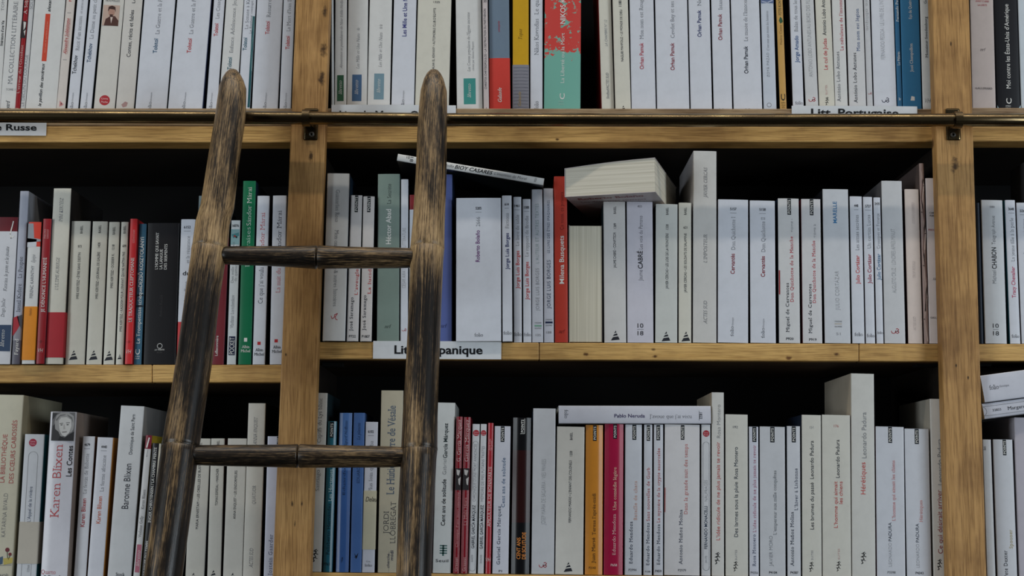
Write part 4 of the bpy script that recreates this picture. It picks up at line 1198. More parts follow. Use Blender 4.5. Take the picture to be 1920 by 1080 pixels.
B(k, 'thin tall brown marbled spine', 1723.6, 1732.6, 307, 1733, 1742.6, (168, 146, 140), LN([(.2, 320), (.8, 350), (.2, 400), (.9, 440), (.3, 500), (.8, 560), (.1, 600), (.7, 640)], 3, (196, 176, 168)), LN([(.8, 330), (.2, 372), (.8, 420), (.3, 470), (.9, 530), (.4, 585)], 2, (130, 104, 100)), V('Julio Ortega', 504, 471, .6, 5, (120, 96, 96), 'si'), sides=((96, 84, 82), (96, 84, 82)), d=.14)
B(k, 'cream spine with tiny heading beside the post', 1735.2, 1764, 335, 1743, 1772, (218, 208, 206), H('CARLOS', 401, .5, 17, 3.6, DK, 'S'), H('FUENTES', 406.5, .5, 17, 3.6, DK, 'S'), H('PERSONNES', 433, .5, 24, 3.6, (170, 80, 90), 'S'), H('nrf', 524, .5, 11, 6, DK, 'si'), H('GALLIMARD', 597, .55, 26, 3.6, DK, 'Sw'), d=.13)
FLIP = len([r for r in ROWS[:14]])
# the block turned with its page edges outward stands fifteenth from the left upright
def pages_out(key, xt0, xt1, yt, xb0, xb1, Y, d, label, group):
    x_0, y_0, x_1, y_1 = BASE[key]
    xm = (xb0 + xb1) / 2
    y = y_0 + (y_1 - y_0) * (xm - x_0) / (x_1 - x_0)
    zb = at(xm, y, YS).z
    bl, br, tl = at(xb0, y, Y), at(xb1, y, Y), at(xt0, yt, Y)
    wd, h = br.x - bl.x - 0.0006, tl.z - zb
    mw = Matrix.Translation(((bl.x + br.x) / 2, Y + d, zb + 0.0006)) @ Matrix.Rotation(math.pi, 4, 'Z')
    root = thing('book', label, 'book', mw, group)
    bm = bmesh.new()
    shell(bm, wd, d, 0.0005, 0.0013, 0.0004, [0.0, h], lambda z, k: z)
    link('cover', bm, [paper((190, 186, 176), .45), paper((60, 58, 60), .45), paper((196, 196, 190), .45)], root)
    bm = bmesh.new()
    add_box(bm, -wd / 2 + .0006, wd / 2 - .0006, .001, d - 0.0008, 0.0006, h - 0.0006)
    bevel(bm, 0.0006)
    link('page_block', bm, pages_mat(), root)


# the None marks its place in the count
_i = ROWS.index(None)
_n = len(ROWS)
pages_out('MM', 1065.8, 1128.4, 423, 1066.6, 1130.3, .022, .108, f'thick book turned with cream page edges outward, beneath the lying book', 'books standing on the middle shelf, middle bay')


def flush_with_gap(shelf, bay):
    n = len(ROWS)
    for i, r in enumerate(ROWS):
        if r is None:
            continue
        look, a = r
        if i + 1 <= n - i:
            where = f'{ordinal(i + 1)} right of the left upright, {shelf} shelf'
        else:
            where = f'{ordinal(n - i)} left of the right upright, {shelf} shelf'
        a['label'] = f'{look}, {where}'
        a['group'] = f'books standing on the {shelf} shelf, {bay} bay'
        make_book(**a)
    ROWS.clear()


flush_with_gap('middle', 'middle')


def lying(xl, yl, xr, yr, thick_px, Y, d, col, prints, label, yaw=0.0, sides=None, **kw):
    """book lying flat, spine to the front, foot of the spine at photo point left, head at photo point right (both mid-thickness)"""
    a, b = at(xl, yl, Y), at(xr, yr, Y)
    ax = b - a
    h = ax.length
    tilt = math.atan2(-ax.z, ax.x)
    dist = (a + b).lerp(a + b, 0) / 2
    wd = thick_px / F * ((dist - CAM).dot(FW))
    mw = Matrix.Translation(a) @ Matrix.Rotation(math.pi / 2 + tilt, 4, 'Y')
    # along the spine the prints are measured on photo columns: y1 = left (foot), y0 = right (head)
    return make_book(mw, wd, h, d, thick_px, xr, xl, col, prints=prints, sides=sides, label=label, **kw)


lying(745.2, 294.3, 1019.5, 340.5, 13.3, .004, .112, WN,
      [V('L’invention de Morel', 927, 988, .5, 5.6, DK, 'li'), V('BIOY CASARES', 853, 924, .5, 6.8, BK, 'bi'), V('Adolfo', 828, 851, .5, 6, DK, 'li'), V('10', 762, 768, .3, 5, DK), H('18', 772, .5, 9, 6, DK, 'n'), H('1926', 1004, .45, 8, 4, GY)],
      'thin white-spined black paperback lying slanted across upright book tops behind the ladder', sides=((26, 30, 36), (24, 28, 34)), group='books lying on top of upright books')

# fat book lying on its side, page edges to the front
_fl, _fr = at(1059.5, 371.5, -.004), at(1229, 362, -.033)
_X = (_fr - _fl)
_wd = _X.length
_X.normalize()
_Yv = Vector((0, 0, 1)).cross(_X).normalized()
_Z = _X.cross(_Yv)
mw = Matrix(((-_Z.x, _X.x, -_Yv.x, 0), (-_Z.y, _X.y, -_Yv.y, 0), (-_Z.z, _X.z, -_Yv.z, 0), (0, 0, 0, 1)))
_T0, _T1, _L = 55.5 / F * 1.73, 66.5 / F * 1.71, 0.178
mw = Matrix.Translation(_fl + _Yv * _L + Vector((0, 0, 0.0014))) @ mw
fat = thing('book', 'fat paperback lying flat with page edges facing out, on upright book tops', 'book', mw, 'books lying on top of upright books')
# local: x down through the thickness, y from spine (left) to fore-edge (right), z towards the room
bm = bmesh.new()
n = 8
lo, hi = [], []
for i in range(n + 1):
    u = i / n
    t = _T0 + (_T1 - _T0) * u + 0.001 * math.sin(math.pi * u)
    lo.append((0.0, u * _wd))
    hi.append((-t, u * _wd))
vs = []
for z in (0.001, _L - 0.001):
    vs.append(([bm.verts.new((-0.0006, y + .0005 - .0012 * (i / n), z)) for i, (x, y) in enumerate(lo)], [bm.verts.new((x + .0006, y + .0005 - .0012 * (i / n), z)) for i, (x, y) in enumerate(hi)]))
for i in range(n):
    for a, b in ((vs[0][0], vs[1][0]), (vs[0][1], vs[1][1])):
        bm.faces.new((a[i], a[i + 1], b[i + 1], b[i]))
    for q in vs:
        bm.faces.new((q[0][i], q[0][i + 1], q[1][i + 1], q[1][i]))
for i in (0, n):
    bm.faces.new((vs[0][0][i], vs[1][0][i], vs[1][1][i], vs[0][1][i]))
bmesh.ops.recalc_face_normals(bm, faces=bm.faces)
mp_, nn, ll, bb = base_mat('page_edges_lying', 0.8)
_t = noise(nn, ll, 1.0, mapping(nn, ll, (520, 5, 5)), 4)
ll.new(ramp(nn, ll, _t.outputs['Fac'], [(0.3, (196, 190, 172)), (0.7, (228, 223, 208))]), bb.inputs['Base Color'])
link('page_block', bm, mp_, fat)
bm = bmesh.new()
cm = [paper((200, 192, 192), .45)]
for pts, s in ((lo, 0.0006), (hi, -0.0006)):
    for i in range(n):
        (x0, y0), (x1, y1) = pts[i], pts[i + 1]
        add_hull(bm, [(x0, y0, 0), (x1, y1, 0), (x1, y1, _L), (x0, y0, _L)], [(x0 - s, y0, 0), (x1 - s, y1, 0), (x1 - s, y1, _L), (x0 - s, y0, _L)])
add_hull(bm, [(0, -.0004, 0), (-_T0, -.0004, 0), (-_T0, -.0004, _L), (0, -.0004, _L)], [(0, .0002, 0), (-_T0, .0002, 0), (-_T0, .0002, _L), (0, .0002, _L)])
bmesh.ops.recalc_face_normals(bm, faces=bm.faces)
cm += [paper((150, 40, 46), .5), paper((120, 60, 66), .5)]
for txt, zc, cap, st, si in (('Roberto Bolaño', _L - .022, .0105, 'S', 1), ('Les détectives sauvages', _L - .040, .0085, 's', 2)):
    gv, gf, _ = glyphs(txt, st)
    bv = [bm.verts.new((0.0003, 0.012 + q[0] * (_wd - .03), zc + q[1] * cap)) for q in gv]
    for f in gf:
        ff = bm.faces.new([bv[i] for i in f])
        ff.material_index = si
link('cover', bm, cm, fat)

# ------------------------------------------------------------------ middle shelf, right bay
k = 'MR'
B(k, 'thin dark navy spine against the post', 1829, 1837.5, 381, 1837, 1845.3, (28, 38, 52))
B(k, 'white spine with mixed-weight title', 1839.4, 1880.3, 376, 1847, 1889.3, (206, 210, 214), H('500', 389, .5, 9, 4, GY), V('Telegraph Avenue', 460, 406, .52, 7, DK, 'l'), V('CHABON', 506, 465.5, .52, 8.6, BK, 'b'), V('Michael', 533, 509, .5, 7.6, DK, 'l'), H('10', 612, .5, 11, 8, BK, 'n'), H('18', 626, .5, 11, 8, BK, 'n'), LN([(.38, 619), (.62, 619)], .8, GY), sides=((28, 40, 54), (20, 80, 92)))
B(k, 'slim lilac-white spine with rose author', 1884.5, 1904, 376, 1894.6, 1914.6, W, NUM('3648', 393, .55, 11), V('La jeune fille à la perle', 492, 410, .55, 6.8, GY, 's'), V('Tracy Chevalier', 560, 501.5, .5, 7.2, (196, 84, 112), 'b'), FOL(631, .5, 15, 6.4), sides=((20, 86, 96), (40, 44, 60)))
B(k, 'lilac-white spine cut by the frame edge', 1906, 1938, 381, 1916.2, 1949, W, NUM('5261', 396.5, .36, 12), V('Prodigieuses créatures', 493, 412, .4, 6.6, GY, 's'))
B(k, 'tall book with grey side beyond frame edge', 1940, 1966, 292, 1952, 1978, (170, 172, 176), sides=((84, 84, 88), (84, 84, 88)), d=.09)
flush_row('middle', 'right')

# ------------------------------------------------------------------ bottom shelf, left bay
k = 'BL'


def BX(look, xt0, xt1, yt, x0, x1, *a, **kw):
    """left bay: lower edges measured on photo row 1080, the foot of the book lies below the frame"""
    f = (1103 - yt) / (1080 - yt)
    B('BL', look, xt0, xt1, yt, xt0 + (x0 - xt0) * f, xt1 + (x1 - xt1) * f, *a, **kw)


BX('thick tall cream spine, red handwritten capitals', -34, 43.5, 741, -60, 23, (206, 202, 182), V('LA BIBLIOTHÈQUE', 907, 816, .63, 8.4, (182, 88, 84), 'n'), V('DES CŒURS CABOSSÉS', 908, 789, .84, 8.4, (182, 88, 84), 'n'), V('KATARINA BIVALD', 1008, 927, .74, 8, GY, 'l'), P([[(.78, 1048), (1.0, 1046), (1.0, 1056), (.8, 1060)]], (196, 180, 96)), CI(.86, 1032, 4, (110, 40, 50)), CI(.93, 1040, 3, (120, 44, 52)), LN([(.86, 1036), (.88, 1048)], 1, (60, 80, 50)), LN([(.93, 1042), (.9, 1050)], 1, (60, 80, 50)), P([[(.7, 1046), (.77, 1044), (.77, 1058), (.7, 1060)]], (70, 96, 120)), LN([(.68, 1061), (.98, 1060)], .8, GY), H('DENOËL', 1080, .78, 26, 6, GY), sides=((150, 146, 126), (178, 172, 148)), d=.15, Y=.01)
BX('white spine with red disc and beige band', 46, 83.5, 815, 29.5, 67.5, (206, 210, 216), CI(.44, 831, 7.5, (170, 44, 70)), H('Livre', 829, .44, 9, 2.6, (225, 180, 190), 'b'), H('Poche', 833.5, .44, 9, 2.6, (225, 180, 190), 'b'), RING(.26, .74, 848, 1094, LG), V('L’Appel de la rivière', 980, 914, .48, 6.4, (92, 102, 124), 'n'), V('32566', 1073, 1060, .6, 4.6, LG), belt=(980, 1058, (190, 184, 172), []), sides=((30, 96, 108), (24, 104, 116)), Y=.012)
BX('wide glossy spine with portrait photograph', 94.5, 142, 773, 73.5, 126, (210, 210, 218), R(.10, .97, 774, 828, (108, 108, 110)), P([[(.10, 790), (.3, 776), (.10, 776)], [(.12, 828), (.14, 800), (.3, 792), (.4, 812), (.5, 828)]], (58, 58, 60)), P([[(.24, 806), (.2, 792), (.26, 780), (.42, 775), (.72, 774.5), (.92, 781), (.96, 794), (.93, 806), (.86, 812), (.4, 812)]], (160, 160, 160), 2), P([[(.36, 790), (.44, 784), (.66, 783), (.82, 788), (.85, 800), (.78, 813), (.64, 820), (.52, 818), (.4, 808)]], (205, 205, 203), 3), P([[(.24, 788), (.4, 779), (.6, 777.5), (.6, 779), (.4, 781.5), (.28, 791)], [(.66, 778), (.86, 783), (.92, 794), (.84, 787), (.7, 781)]], (112, 112, 112), 4), P([[(.4, 795), (.53, 794), (.53, 795.3), (.4, 796.4)], [(.64, 793.4), (.79, 793), (.79, 794.2), (.64, 794.8)]], (96, 96, 96), 4), P([[(.43, 797.5), (.52, 797), (.5, 798.8), (.44, 799)], [(.66, 796.8), (.75, 796.6), (.74, 798.3), (.67, 798.5)]], (60, 60, 60), 4), P([[(.55, 797), (.585, 797), (.63, 806), (.55, 806.5)]], (176, 174, 172), 4), P([[(.5, 811), (.7, 810), (.68, 811.8), (.52, 812.6)]], (104, 98, 98), 4), P([[(.36, 800), (.44, 812), (.54, 820), (.46, 820), (.38, 812)]], (150, 150, 150), 4), P([[(.36, 828), (.44, 819), (.62, 822), (.8, 815), (.97, 810), (.97, 828)]], (34, 34, 36), 5), V('Karen Blixen', 972, 835, .4, 17, (190, 64, 68), 's'), V('Les Contes', 895, 837, .85, 9.5, BK, 'b'), H('Quarto', 1073, .3, 28, 8, (190, 90, 96), 's'), H('Gallimard', 1083, .44, 32, 7.5, DK, 'S'), shiny=True, sides=((120, 116, 116), (146, 132, 124)), d=.14, bulge=.002, Y=.008)
BX('slim white spine with dark red author', 155.3, 177.6, 819, 137, 161.3, (208, 210, 216), NUM('4679', 835, .42, 11), V('Le festin de Babette', 928, 852, .48, 7, GY, 's'), V('Karen Blixen', 990, 937, .46, 8, (168, 62, 62), 'b'), H('folio', 1094, .5, 15, 6, DK, 's'), sides=((60, 46, 40), (104, 74, 56)))
BX('slim white spine with tan author', 182, 212, 821, 163, 193, (210, 212, 220), NUM('4440', 839, .48, 11), V('La ferme africaine', 924, 855, .54, 7.2, GY, 's'), V('Karen Blixen', 984, 933, .46, 8, (196, 112, 88), 'b'), H('folio', 1095, .5, 15, 6, DK, 's'), sides=((120, 78, 40), (206, 140, 62)), shiny=True)
BX('tall thick white spine, dark title', 227, 269.5, 762, 199.5, 247, (204, 206, 208), V('Baronne Blixen', 957, 872, .52, 12.5, DK, 'n'), V('Dominique de Saint Pern', 854, 778, .58, 6.6, DK, 'n'), H('Stock', 1079, .55, 17, 6, DK, 'S'), sides=((150, 150, 150), (140, 138, 136)), d=.14)
BX('slim white spine, maroon top, pink tag', 273, 284.6, 817, 248.4, 262.5, (206, 206, 206), LN([(.62, 822), (.36, 840)], 2.6, PW), V('Karen Blixen', 957, 920, .55, 5.6, DK, 's'), V('Violaine Gelly', 1010, 970, .5, 5.6, DK, 's'), R(.22, .92, 1023, 1075, (176, 104, 122)), V('libretto', 1064, 1034, .56, 6, PW, 'si'), LN([(.6, 844), (.45, 858), (.62, 856)], .7, GY), bands=[(810, 843, (126, 34, 50))], sides=((90, 80, 50), (170, 150, 50)))
BX('slim black spine with white capitals', 285.4, 302, 832, 264, 282, (22, 22, 25), V('INGER CHRISTENSEN / LA CHAMBRE PEINTE', 982, 840, .42, 5.2, PW, 'S'), V('LE BRUIT DU TEMPS', 1080, 1016, .4, 6, PW, 'S'), R(.8, 1.0, 832, 1103, (206, 200, 182)), sides=((40, 40, 40), (196, 190, 172)))
BX('cream spine emerging from behind the ladder', 361, 392.8, 823, 345, 384.8, (207, 205, 196), V('MARIA ERNESTAM • LES OREILLES DE BUSTER', 994, 866, .5, 4.8, DK, 'n'), V('BABEL', 846, 831, .5, 4.6, DK, 'n'), TRI(.42, 1075, 1093), sides=((20, 26, 36), (20, 34, 46)))
BX('slim cream spine with short capitals', 395.8, 420.5, 823, 387, 414.5, (207, 205, 196), V('TOMAS ESPEDAL • MARCHER', 950, 880, .55, 4.8, DK, 'n'), V('BABEL', 842, 827, .55, 4.6, DK, 'n'), TRI(.45, 1070, 1088), sides=((20, 34, 46), (60, 34, 26)))
BX('cream spine right beside the tall one', 426.3, 463, 823, 417.5, 453.8, (208, 206, 198), V('ANNA ENQUIST • LES ENDORMEURS', 975, 884, .5, 4.8, DK, 'n'), V('1106', 876, 866, .54, 4.6, DK), TRI(.5, 1075, 1093), sides=((20, 34, 46), None))
BX('tall cream spine with grey italic capitals', 465.2, 498.5, 757, 454.3, 488, (206, 203, 194), V('ANNA ENQUIST', 836, 783, .46, 6.6, GY, 'si'), V('QUATUOR', 948, 913, .5, 6.6, GY, 'si'), V('ACTES SUD', 1066, 1030, .46, 6.6, GY, 'si'), sides=((30, 30, 30), (34, 30, 28)), d=.14)
BX('lilac-white spine beside the left post', 501.3, 526, 819, 493.5, 519, (206, 210, 226), V('Jostein Gaarder', 1080, 1004, .48, 7.4, (108, 114, 138), 'Sw'), PT(.74, .98, 819, 850), shiny=True)
flush_row('bottom', 'left')

# ------------------------------------------------------------------ bottom shelf, middle bay
k = 'BM'
B(k, 'tall grey spine half behind the left post', 593, 614, 737.7, 580, 603, (176, 174, 168), V('Captifs du Lys blanc', 832, 748, .4, 7.4, (72, 70, 70), 's'), V('Santiago Gamboa', 923, 838, .4, 7.4, (72, 70, 70), 's'), SAL(.42, 1031, 1056), d=.13)  # spine grey is shade put into the cover colour
B(k, 'glossy dark teal spine with black tag', 614, 631.5, 790.7, 604.3, 623, (40, 100, 118), PT(.28, .7, 792, 822), V('Les Hortenses', 942, 882, .55, 6.4, (180, 204, 206), 'S'), V('Felisberto Hernández', 1042, 946, .5, 6.4, (18, 30, 36), 'S'), H('P763', 1059, .4, 12, 5, (18, 30, 36), 'b'), shiny=True, bulge=.002, sides=((20, 40, 48), (30, 70, 84)))
B(k, 'glossy blue spine, darker lower half', 635.8, 660.8, 775, 628.3, 653.7, (80, 116, 172), V('Sigurd Hoffman', 838, 790, .55, 5.4, (24, 34, 60), 'si'), V('Eduardo', 930, 880, .5, 5, (24, 34, 60), 's'), SAL(.5, 1046, 1056, (20, 28, 48)), bands=[(884, 1090, (56, 90, 146))], shiny=True, bulge=.002, sides=((24, 34, 60), (24, 34, 60)))
B(k, 'matte blue spine with dark lettering', 662.5, 684.5, 775, 656, 677.5, (72, 106, 162), V('La planète', 826, 794, .5, 6, (22, 32, 58), 'si'), V('EDUARDO BERTI', 908, 848, .55, 5.4, (30, 42, 72), 's'), P([[(.34, 1038), (.5, 1044), (.7, 1038), (.62, 1046), (.5, 1050)], [(.36, 1046), (.44, 1045), (.42, 1048)]], (16, 22, 40)), sides=((24, 34, 60), (60, 90, 140)))
B(k, 'white spine wrapped by a cream band', 685.2, 709, 792, 678, 702.3, (206, 208, 218), NUM('6102', 810.5, .45, 11), V('Plus loin que la samba', 925, 828, .52, 7, GY, 's'), FOL(1061, .5, 14, 5.4), H('C.i.n.', 1054, .5, 8, 3, GY), belt=(922, 1032, (200, 194, 168), [H('Delau', 938, .62, 22, 9, (70, 66, 60), 'i')]), sides=((50, 46, 44), (60, 56, 52)))
B(k, 'tall beige spine with blue-grey title', 714, 757, 733, 707.8, 750, (194, 186, 164), V('Le Huitième livre de Vésale', 930, 762, .5, 14.5, (88, 104, 124), 'S'), V('JORDI', 1003, 961, .34, 10, (74, 74, 78), 's'), V('LLOBREGAT', 1021, 943, .65, 10, (74, 74, 78), 's'), V('cherche', 1066, 1040, .46, 5.2, (74, 76, 90), 'i'), V('midi', 1052, 1034, .62, 5.6, (60, 62, 84), 'b'), LN([(.5, 1036), (.5, 1074)], .5, GY), d=.14)
B(k, 'tall white spine beside the right ladder pole', 820.6, 852.8, 756, 809.3, 846.8, (204, 207, 206), V('Cent ans de solitude', 988, 901, .5, 7.6, BK, 'b'), V('Gabriel', 892, 863, .5, 7, GY, 'l'), V('García Márquez', 861, 795, .52, 7.6, (36, 48, 50), 'b'), [R(.36, .76, 1024 + i * 4.6, 1026.4 + i * 4.6, (66, 104, 100)) for i in range(4)], R(.5, .6, 1024, 1044, (66, 104, 100)), H('Seuil', 1053, .5, 24, 5.4, DK, 'bw'), sides=((60, 60, 60), (170, 172, 170)), d=.13)
RDK = (132, 26, 38)
for lk, x0, x1, y, xb0, xb1, tt, cap in (('slim dark red spine, photo strip, left one', 855.8, 867.5, 782, 848, 862, 'Chronique d’une mort annoncée', 4.6), ('dark red spine, photo strip, right one', 869, 883.8, 783, 863.3, 876.3, 'La Mala Hora', 6)):
    B(k, lk, x0, x1, y, xb0, xb1, RDK, V('G. García Márquez' if cap < 5 else 'García Márquez', 867, 788, .5, 7, (226, 206, 204), 's'), R(.04, .96, 880, 921, (46, 42, 44)), P([[(.2, 882), (.8, 884), (.6, 894), (.3, 892)], [(.5, 900), (.9, 896), (.8, 912), (.6, 910)]], (190, 186, 184)), V(tt, 1027 if cap < 5 else 987, 925 if cap < 5 else 935, .5, cap, (210, 160, 160), 's'), V('Grasset', 1072, 1046, .5, 5.2, (226, 196, 194), 's'), shiny=True, bulge=.0015, sides=((90, 18, 26), (100, 20, 30)), Y=.018)
B(k, 'white spine, red disc, upper thin capitals', 885.3, 899.8, 796, 877.3, 893, (207, 209, 212), CI(.55, 813, 6.2, (170, 44, 56)), H('Livre', 811.5, .55, 8, 2.4, (225, 180, 185), 'b'), H('Poche', 815.5, .55, 8, 2.4, (225, 180, 185), 'b'), RING(.12, .9, 829, 1072, LG), V('CHRONIQUE D’UNE MORT ANNONCÉE', 942, 834, .52, 5.6, GY, 'l'), V('GABRIEL GARCÍA MÁRQUEZ', 1030, 949, .5, 5.8, DK, 'b'), V('6409', 1055, 1042, .45, 4, LG))
B(k, 'slim white spine, red disc beside red spine', 901, 913, 796, 895.3, 907.3, (207, 209, 212), CI(.5, 813, 5.6, (170, 44, 56)), H('Livre', 811.5, .5, 7, 2.4, (225, 180, 185), 'b'), H('Poche', 815.5, .5, 7, 2.4, (225, 180, 185), 'b'), V('MÉMOIRE DE MES PUTAINS TRISTES', 942, 838, .5, 5.6, GY, 'l'), V('GABRIEL GARCÍA MÁRQUEZ', 1031, 949, .5, 5.8, DK, 'b'), V('30608', 1058, 1042, .5, 4, LG))
B(k, 'slim bright red spine with white capitals', 915, 925.8, 794, 909.3, 920.6, (170, 44, 54), V('APICULTEUR DE BONAPARTE', 990, 877, .5, 5.8, (232, 206, 204), 'S'), V('José Luis', 847, 824, .34, 3.8, (230, 190, 190), 'si'), V('de Juan', 845, 828, .7, 3.8, (230, 190, 190), 'si'), VHM(.5, 1051), shiny=True)
B(k, 'white spine, black tag, blue title', 927.8, 957.5, 800, 922.3, 954, (206, 208, 218), PT(.38, .62, 800, 830), V('Cent ans de solitude', 953, 860, .6, 6.4, (70, 100, 134), 'Sw'), V('Gabriel García Márquez', 1060, 951, .36, 6.2, (64, 72, 90), 'Sw'), H('P1', 1072, .5, 6, 4, DK, 'b'), shiny=True)
B(k, 'black spine with orange title at foot', 962, 996.3, 784, 956.3, 994, (19, 19, 21), R(.42, .64, 786, 815, (20, 20, 22)), LN([(.42, 814.5), (.64, 814.5)], .8, PW), LN([(.64, 786), (.64, 814.5)], .8, PW), V('POINTS', 812, 788, .52, 5, PW, 'bw'), V('CENT ANS', 1050, 1010, .4, 7, OR, 'b'), V('DE SOLITUDE', 1050, 1000, .68, 7, OR, 'b'), bands=[(846, 982, (46, 20, 20))], shiny=True, bulge=.003, sides=((20, 20, 22), (20, 20, 22)))
B(k, 'tall silvery spine, thin grey capitals', 999.3, 1042.5, 766.7, 996, 1039.2, (196, 198, 202), V('JOSEP MARIA DE SAGARRA / VIES PRIVÉES', 986, 863, .5, 8, LG, 'l'), SQ(.5, 1062, 8, (176, 60, 70)), shiny=True, d=.13)
B(k, 'cream spine, small capitals, under lying book', 1044.3, 1096.4, 801, 1040.3, 1094, (209, 207, 200), V('BABEL', 826, 812, .52, 4.8, DK, 'n'), V('1208', 857, 847, .52, 4.8, DK, 'n'), V('FERNANDO MARÍAS • L’ENFANT DES COLONELS', 982, 865, .5, 4.8, DK, 'n'), TRI(.46, 1055, 1073))
B(k, 'orange spine with brown lettering', 1097.8, 1131.5, 797.7, 1096, 1130.3, (212, 140, 52), PT(.42, .63, 798, 828), V('Juan Marsé', 1057, 1010, .48, 6.2, (90, 60, 30), 'S'), V('Teresa l’après-midi', 1005, 927, .5, 6.2, (110, 74, 34), 'S'), H('P2143', 1066, .42, 13, 4, (90, 60, 30), 'b'), bands=[], shiny=True, bulge=.0025, sides=((170, 104, 40), (170, 104, 40)))
B(k, 'crimson spine with pale lettering', 1134, 1170, 796, 1131.3, 1169, (170, 30, 70), PT(.44, .64, 796, 824), V('Eduardo Mendoza', 1042, 966, .52, 6.4, (226, 176, 176), 'S'), V('Une comédie légère', 959, 878, .54, 6.4, (230, 190, 170), 'S'), H('P658', 1061, .52, 12, 4.4, (232, 200, 200), 'b'), shiny=True, bulge=.0025, sides=((120, 20, 50), (120, 20, 50)))
B(k, 'white spine, black tag, tan title', 1172.3, 1204, 797, 1170.8, 1203.8, (204, 208, 216), PT(.42, .66, 797, 826), V('Bataille de chats', 977, 904, .62, 6.4, (206, 164, 150), 'Sw'), V('Eduardo Mendoza', 1058, 980, .36, 6.2, (62, 68, 84), 'Sw'), H('P2994', 1070, .46, 15, 4.4, GY, 'b'))
B(k, 'slim white spine, black tag, short red title', 1207.7, 1223.6, 797, 1206, 1223, (202, 206, 214), PT(.3, .72, 798, 828), V('Sans nouvelles de Gurb', 979, 879, .52, 6.2, (178, 92, 92), 'Sw'), V('Eduardo Mendoza', 1061, 982, .5, 6, (62, 68, 84), 'Sw'), H('P1240', 1073, .5, 10, 3.4, GY, 'b'), sides=((60, 30, 30), (150, 40, 50)))
B(k, 'slim white spine, black tag, long red title', 1226, 1244, 797, 1225.2, 1243.8, (203, 206, 214), PT(.26, .66, 798, 827), V('Le mystère de la crypte ensorcelée', 982, 842, .5, 6, (178, 92, 92), 'Sw'), V('Eduardo Mendoza', 1060, 985, .5, 6, (52, 58, 74), 'Sw'), H('P459', 1072, .5, 12, 4.4, DK, 'b'), sides=((60, 30, 50), (40, 40, 60)))
B(k, 'thick white spine, black tag, red title', 1246.2, 1312.8, 797, 1245.2, 1312.4, (209, 208, 210), PT(.455, .56, 798, 826), V('Dans la grande nuit des temps', 966, 834, .6, 6.4, (196, 116, 112), 'Sw'), V('Antonio Muñoz Molina', 1060, 958, .46, 6.2, (52, 58, 78), 'Sw'), H('P2979', 1071, .5, 15, 4.4, GY, 'b'), R(0, .02, 917, 963, (170, 60, 56)))
B(k, 'slim white spine with red disc at top', 1315.6, 1332, 797, 1314.3, 1333.4, (202, 204, 208), CI(.52, 814, 6.4, (160, 44, 56)), H('Livre', 812.5, .52, 8, 2.4, (225, 180, 185), 'b'), H('Poche', 816.5, .52, 8, 2.4, (225, 180, 185), 'b'), RING(.16, .86, 830, 1071, LG), V('NAUFRAGÉS', 942, 902, .5, 6.2, LG, 'l'), V('FERNANDO MONACELLI', 1031, 951, .48, 6, (36, 50, 70), 'b'), V('34173', 1057, 1044, .5, 4, LG), sides=((30, 34, 40), (40, 40, 44)))
B(k, 'tall cream spine, long red title', 1334.6, 1357.6, 736.7, 1334.2, 1358.8, (205, 204, 200), V('Rosa Montero', 823, 760, .56, 7, GY, 'l'), V('L’idée ridicule de ne plus jamais te revoir', 1015, 831, .5, 7, (190, 84, 80), 'n'), SAL(.45, 1037, 1060), sides=((186, 172, 150), (90, 90, 90)), d=.14)
B(k, 'cream spine with all-black lettering', 1360.2, 1402.5, 778, 1360.2, 1403.8, (205, 204, 196), H('192', 802, .44, 9, 4.6, GY, 'n'), V('Rosa Montero', 900, 840, .46, 7, (52, 62, 74), 'n'), V('Des larmes sous la pluie', 1009, 906, .46, 7, (52, 62, 74), 'n'), V('SUITES', 1052, 1033, .46, 3.4, LG, 'w'), SAL(.44, 1054, 1073), sides=((60, 60, 60), (40, 44, 56)))
B(k, 'slim lilac-white spine, mauve title', 1404.2, 1422.5, 801, 1405.3, 1423.7, (202, 205, 216), PT(.34, .78, 801, 830), V('L’idée ridicule de ne plus jamais te revoir', 1000, 836, .54, 6, (180, 118, 138), 'Sw'), V('Rosa Montero', 1063, 1004, .48, 6, (88, 92, 116), 'Sw'), H('P4356', 1075, .5, 14, 4.2, GY, 'b'), shiny=True)
B(k, 'grey-white spine, black tag, grey title', 1424.4, 1472.4, 801, 1425.2, 1474, (198, 201, 206), PT(.41, .58, 801, 831), V('L’empereur aux mille conquêtes', 1005, 884, .58, 6, (128, 132, 136), 'S'), V('JAVIER MORO', 1063, 1007, .42, 6.4, GY, 'l'), H('P4104', 1075, .5, 15, 4.2, DK, 'b'), shiny=True)
B(k, 'white spine, black tag, all-dark staggered lettering', 1475.8, 1500.4, 800, 1476.2, 1503, (203, 206, 212), PT(.35, .66, 800, 831), V('L’hiver à Lisbonne', 959, 880, .66, 6.2, (70, 78, 98), 'Sw'), V('Antonio Muñoz Molina', 1063, 962, .34, 6.2, (40, 46, 62), 'Sw'), H('P4387', 1075, .5, 15, 4.2, DK, 'b'))
B(k, 'cream spine, black lettering, number at top', 1503.4, 1540, 779, 1504.3, 1542, (206, 205, 196), H('151', 802.5, .5, 7, 4.6, LG, 'n'), V('Leonardo Padura', 900, 828, .5, 7, DK, 'n'), V('Les brumes du passé', 995, 907, .5, 7, DK, 'n'), V('SUITES', 1052, 1034, .5, 3.4, LG, 'w'), SAL(.46, 1055, 1074))
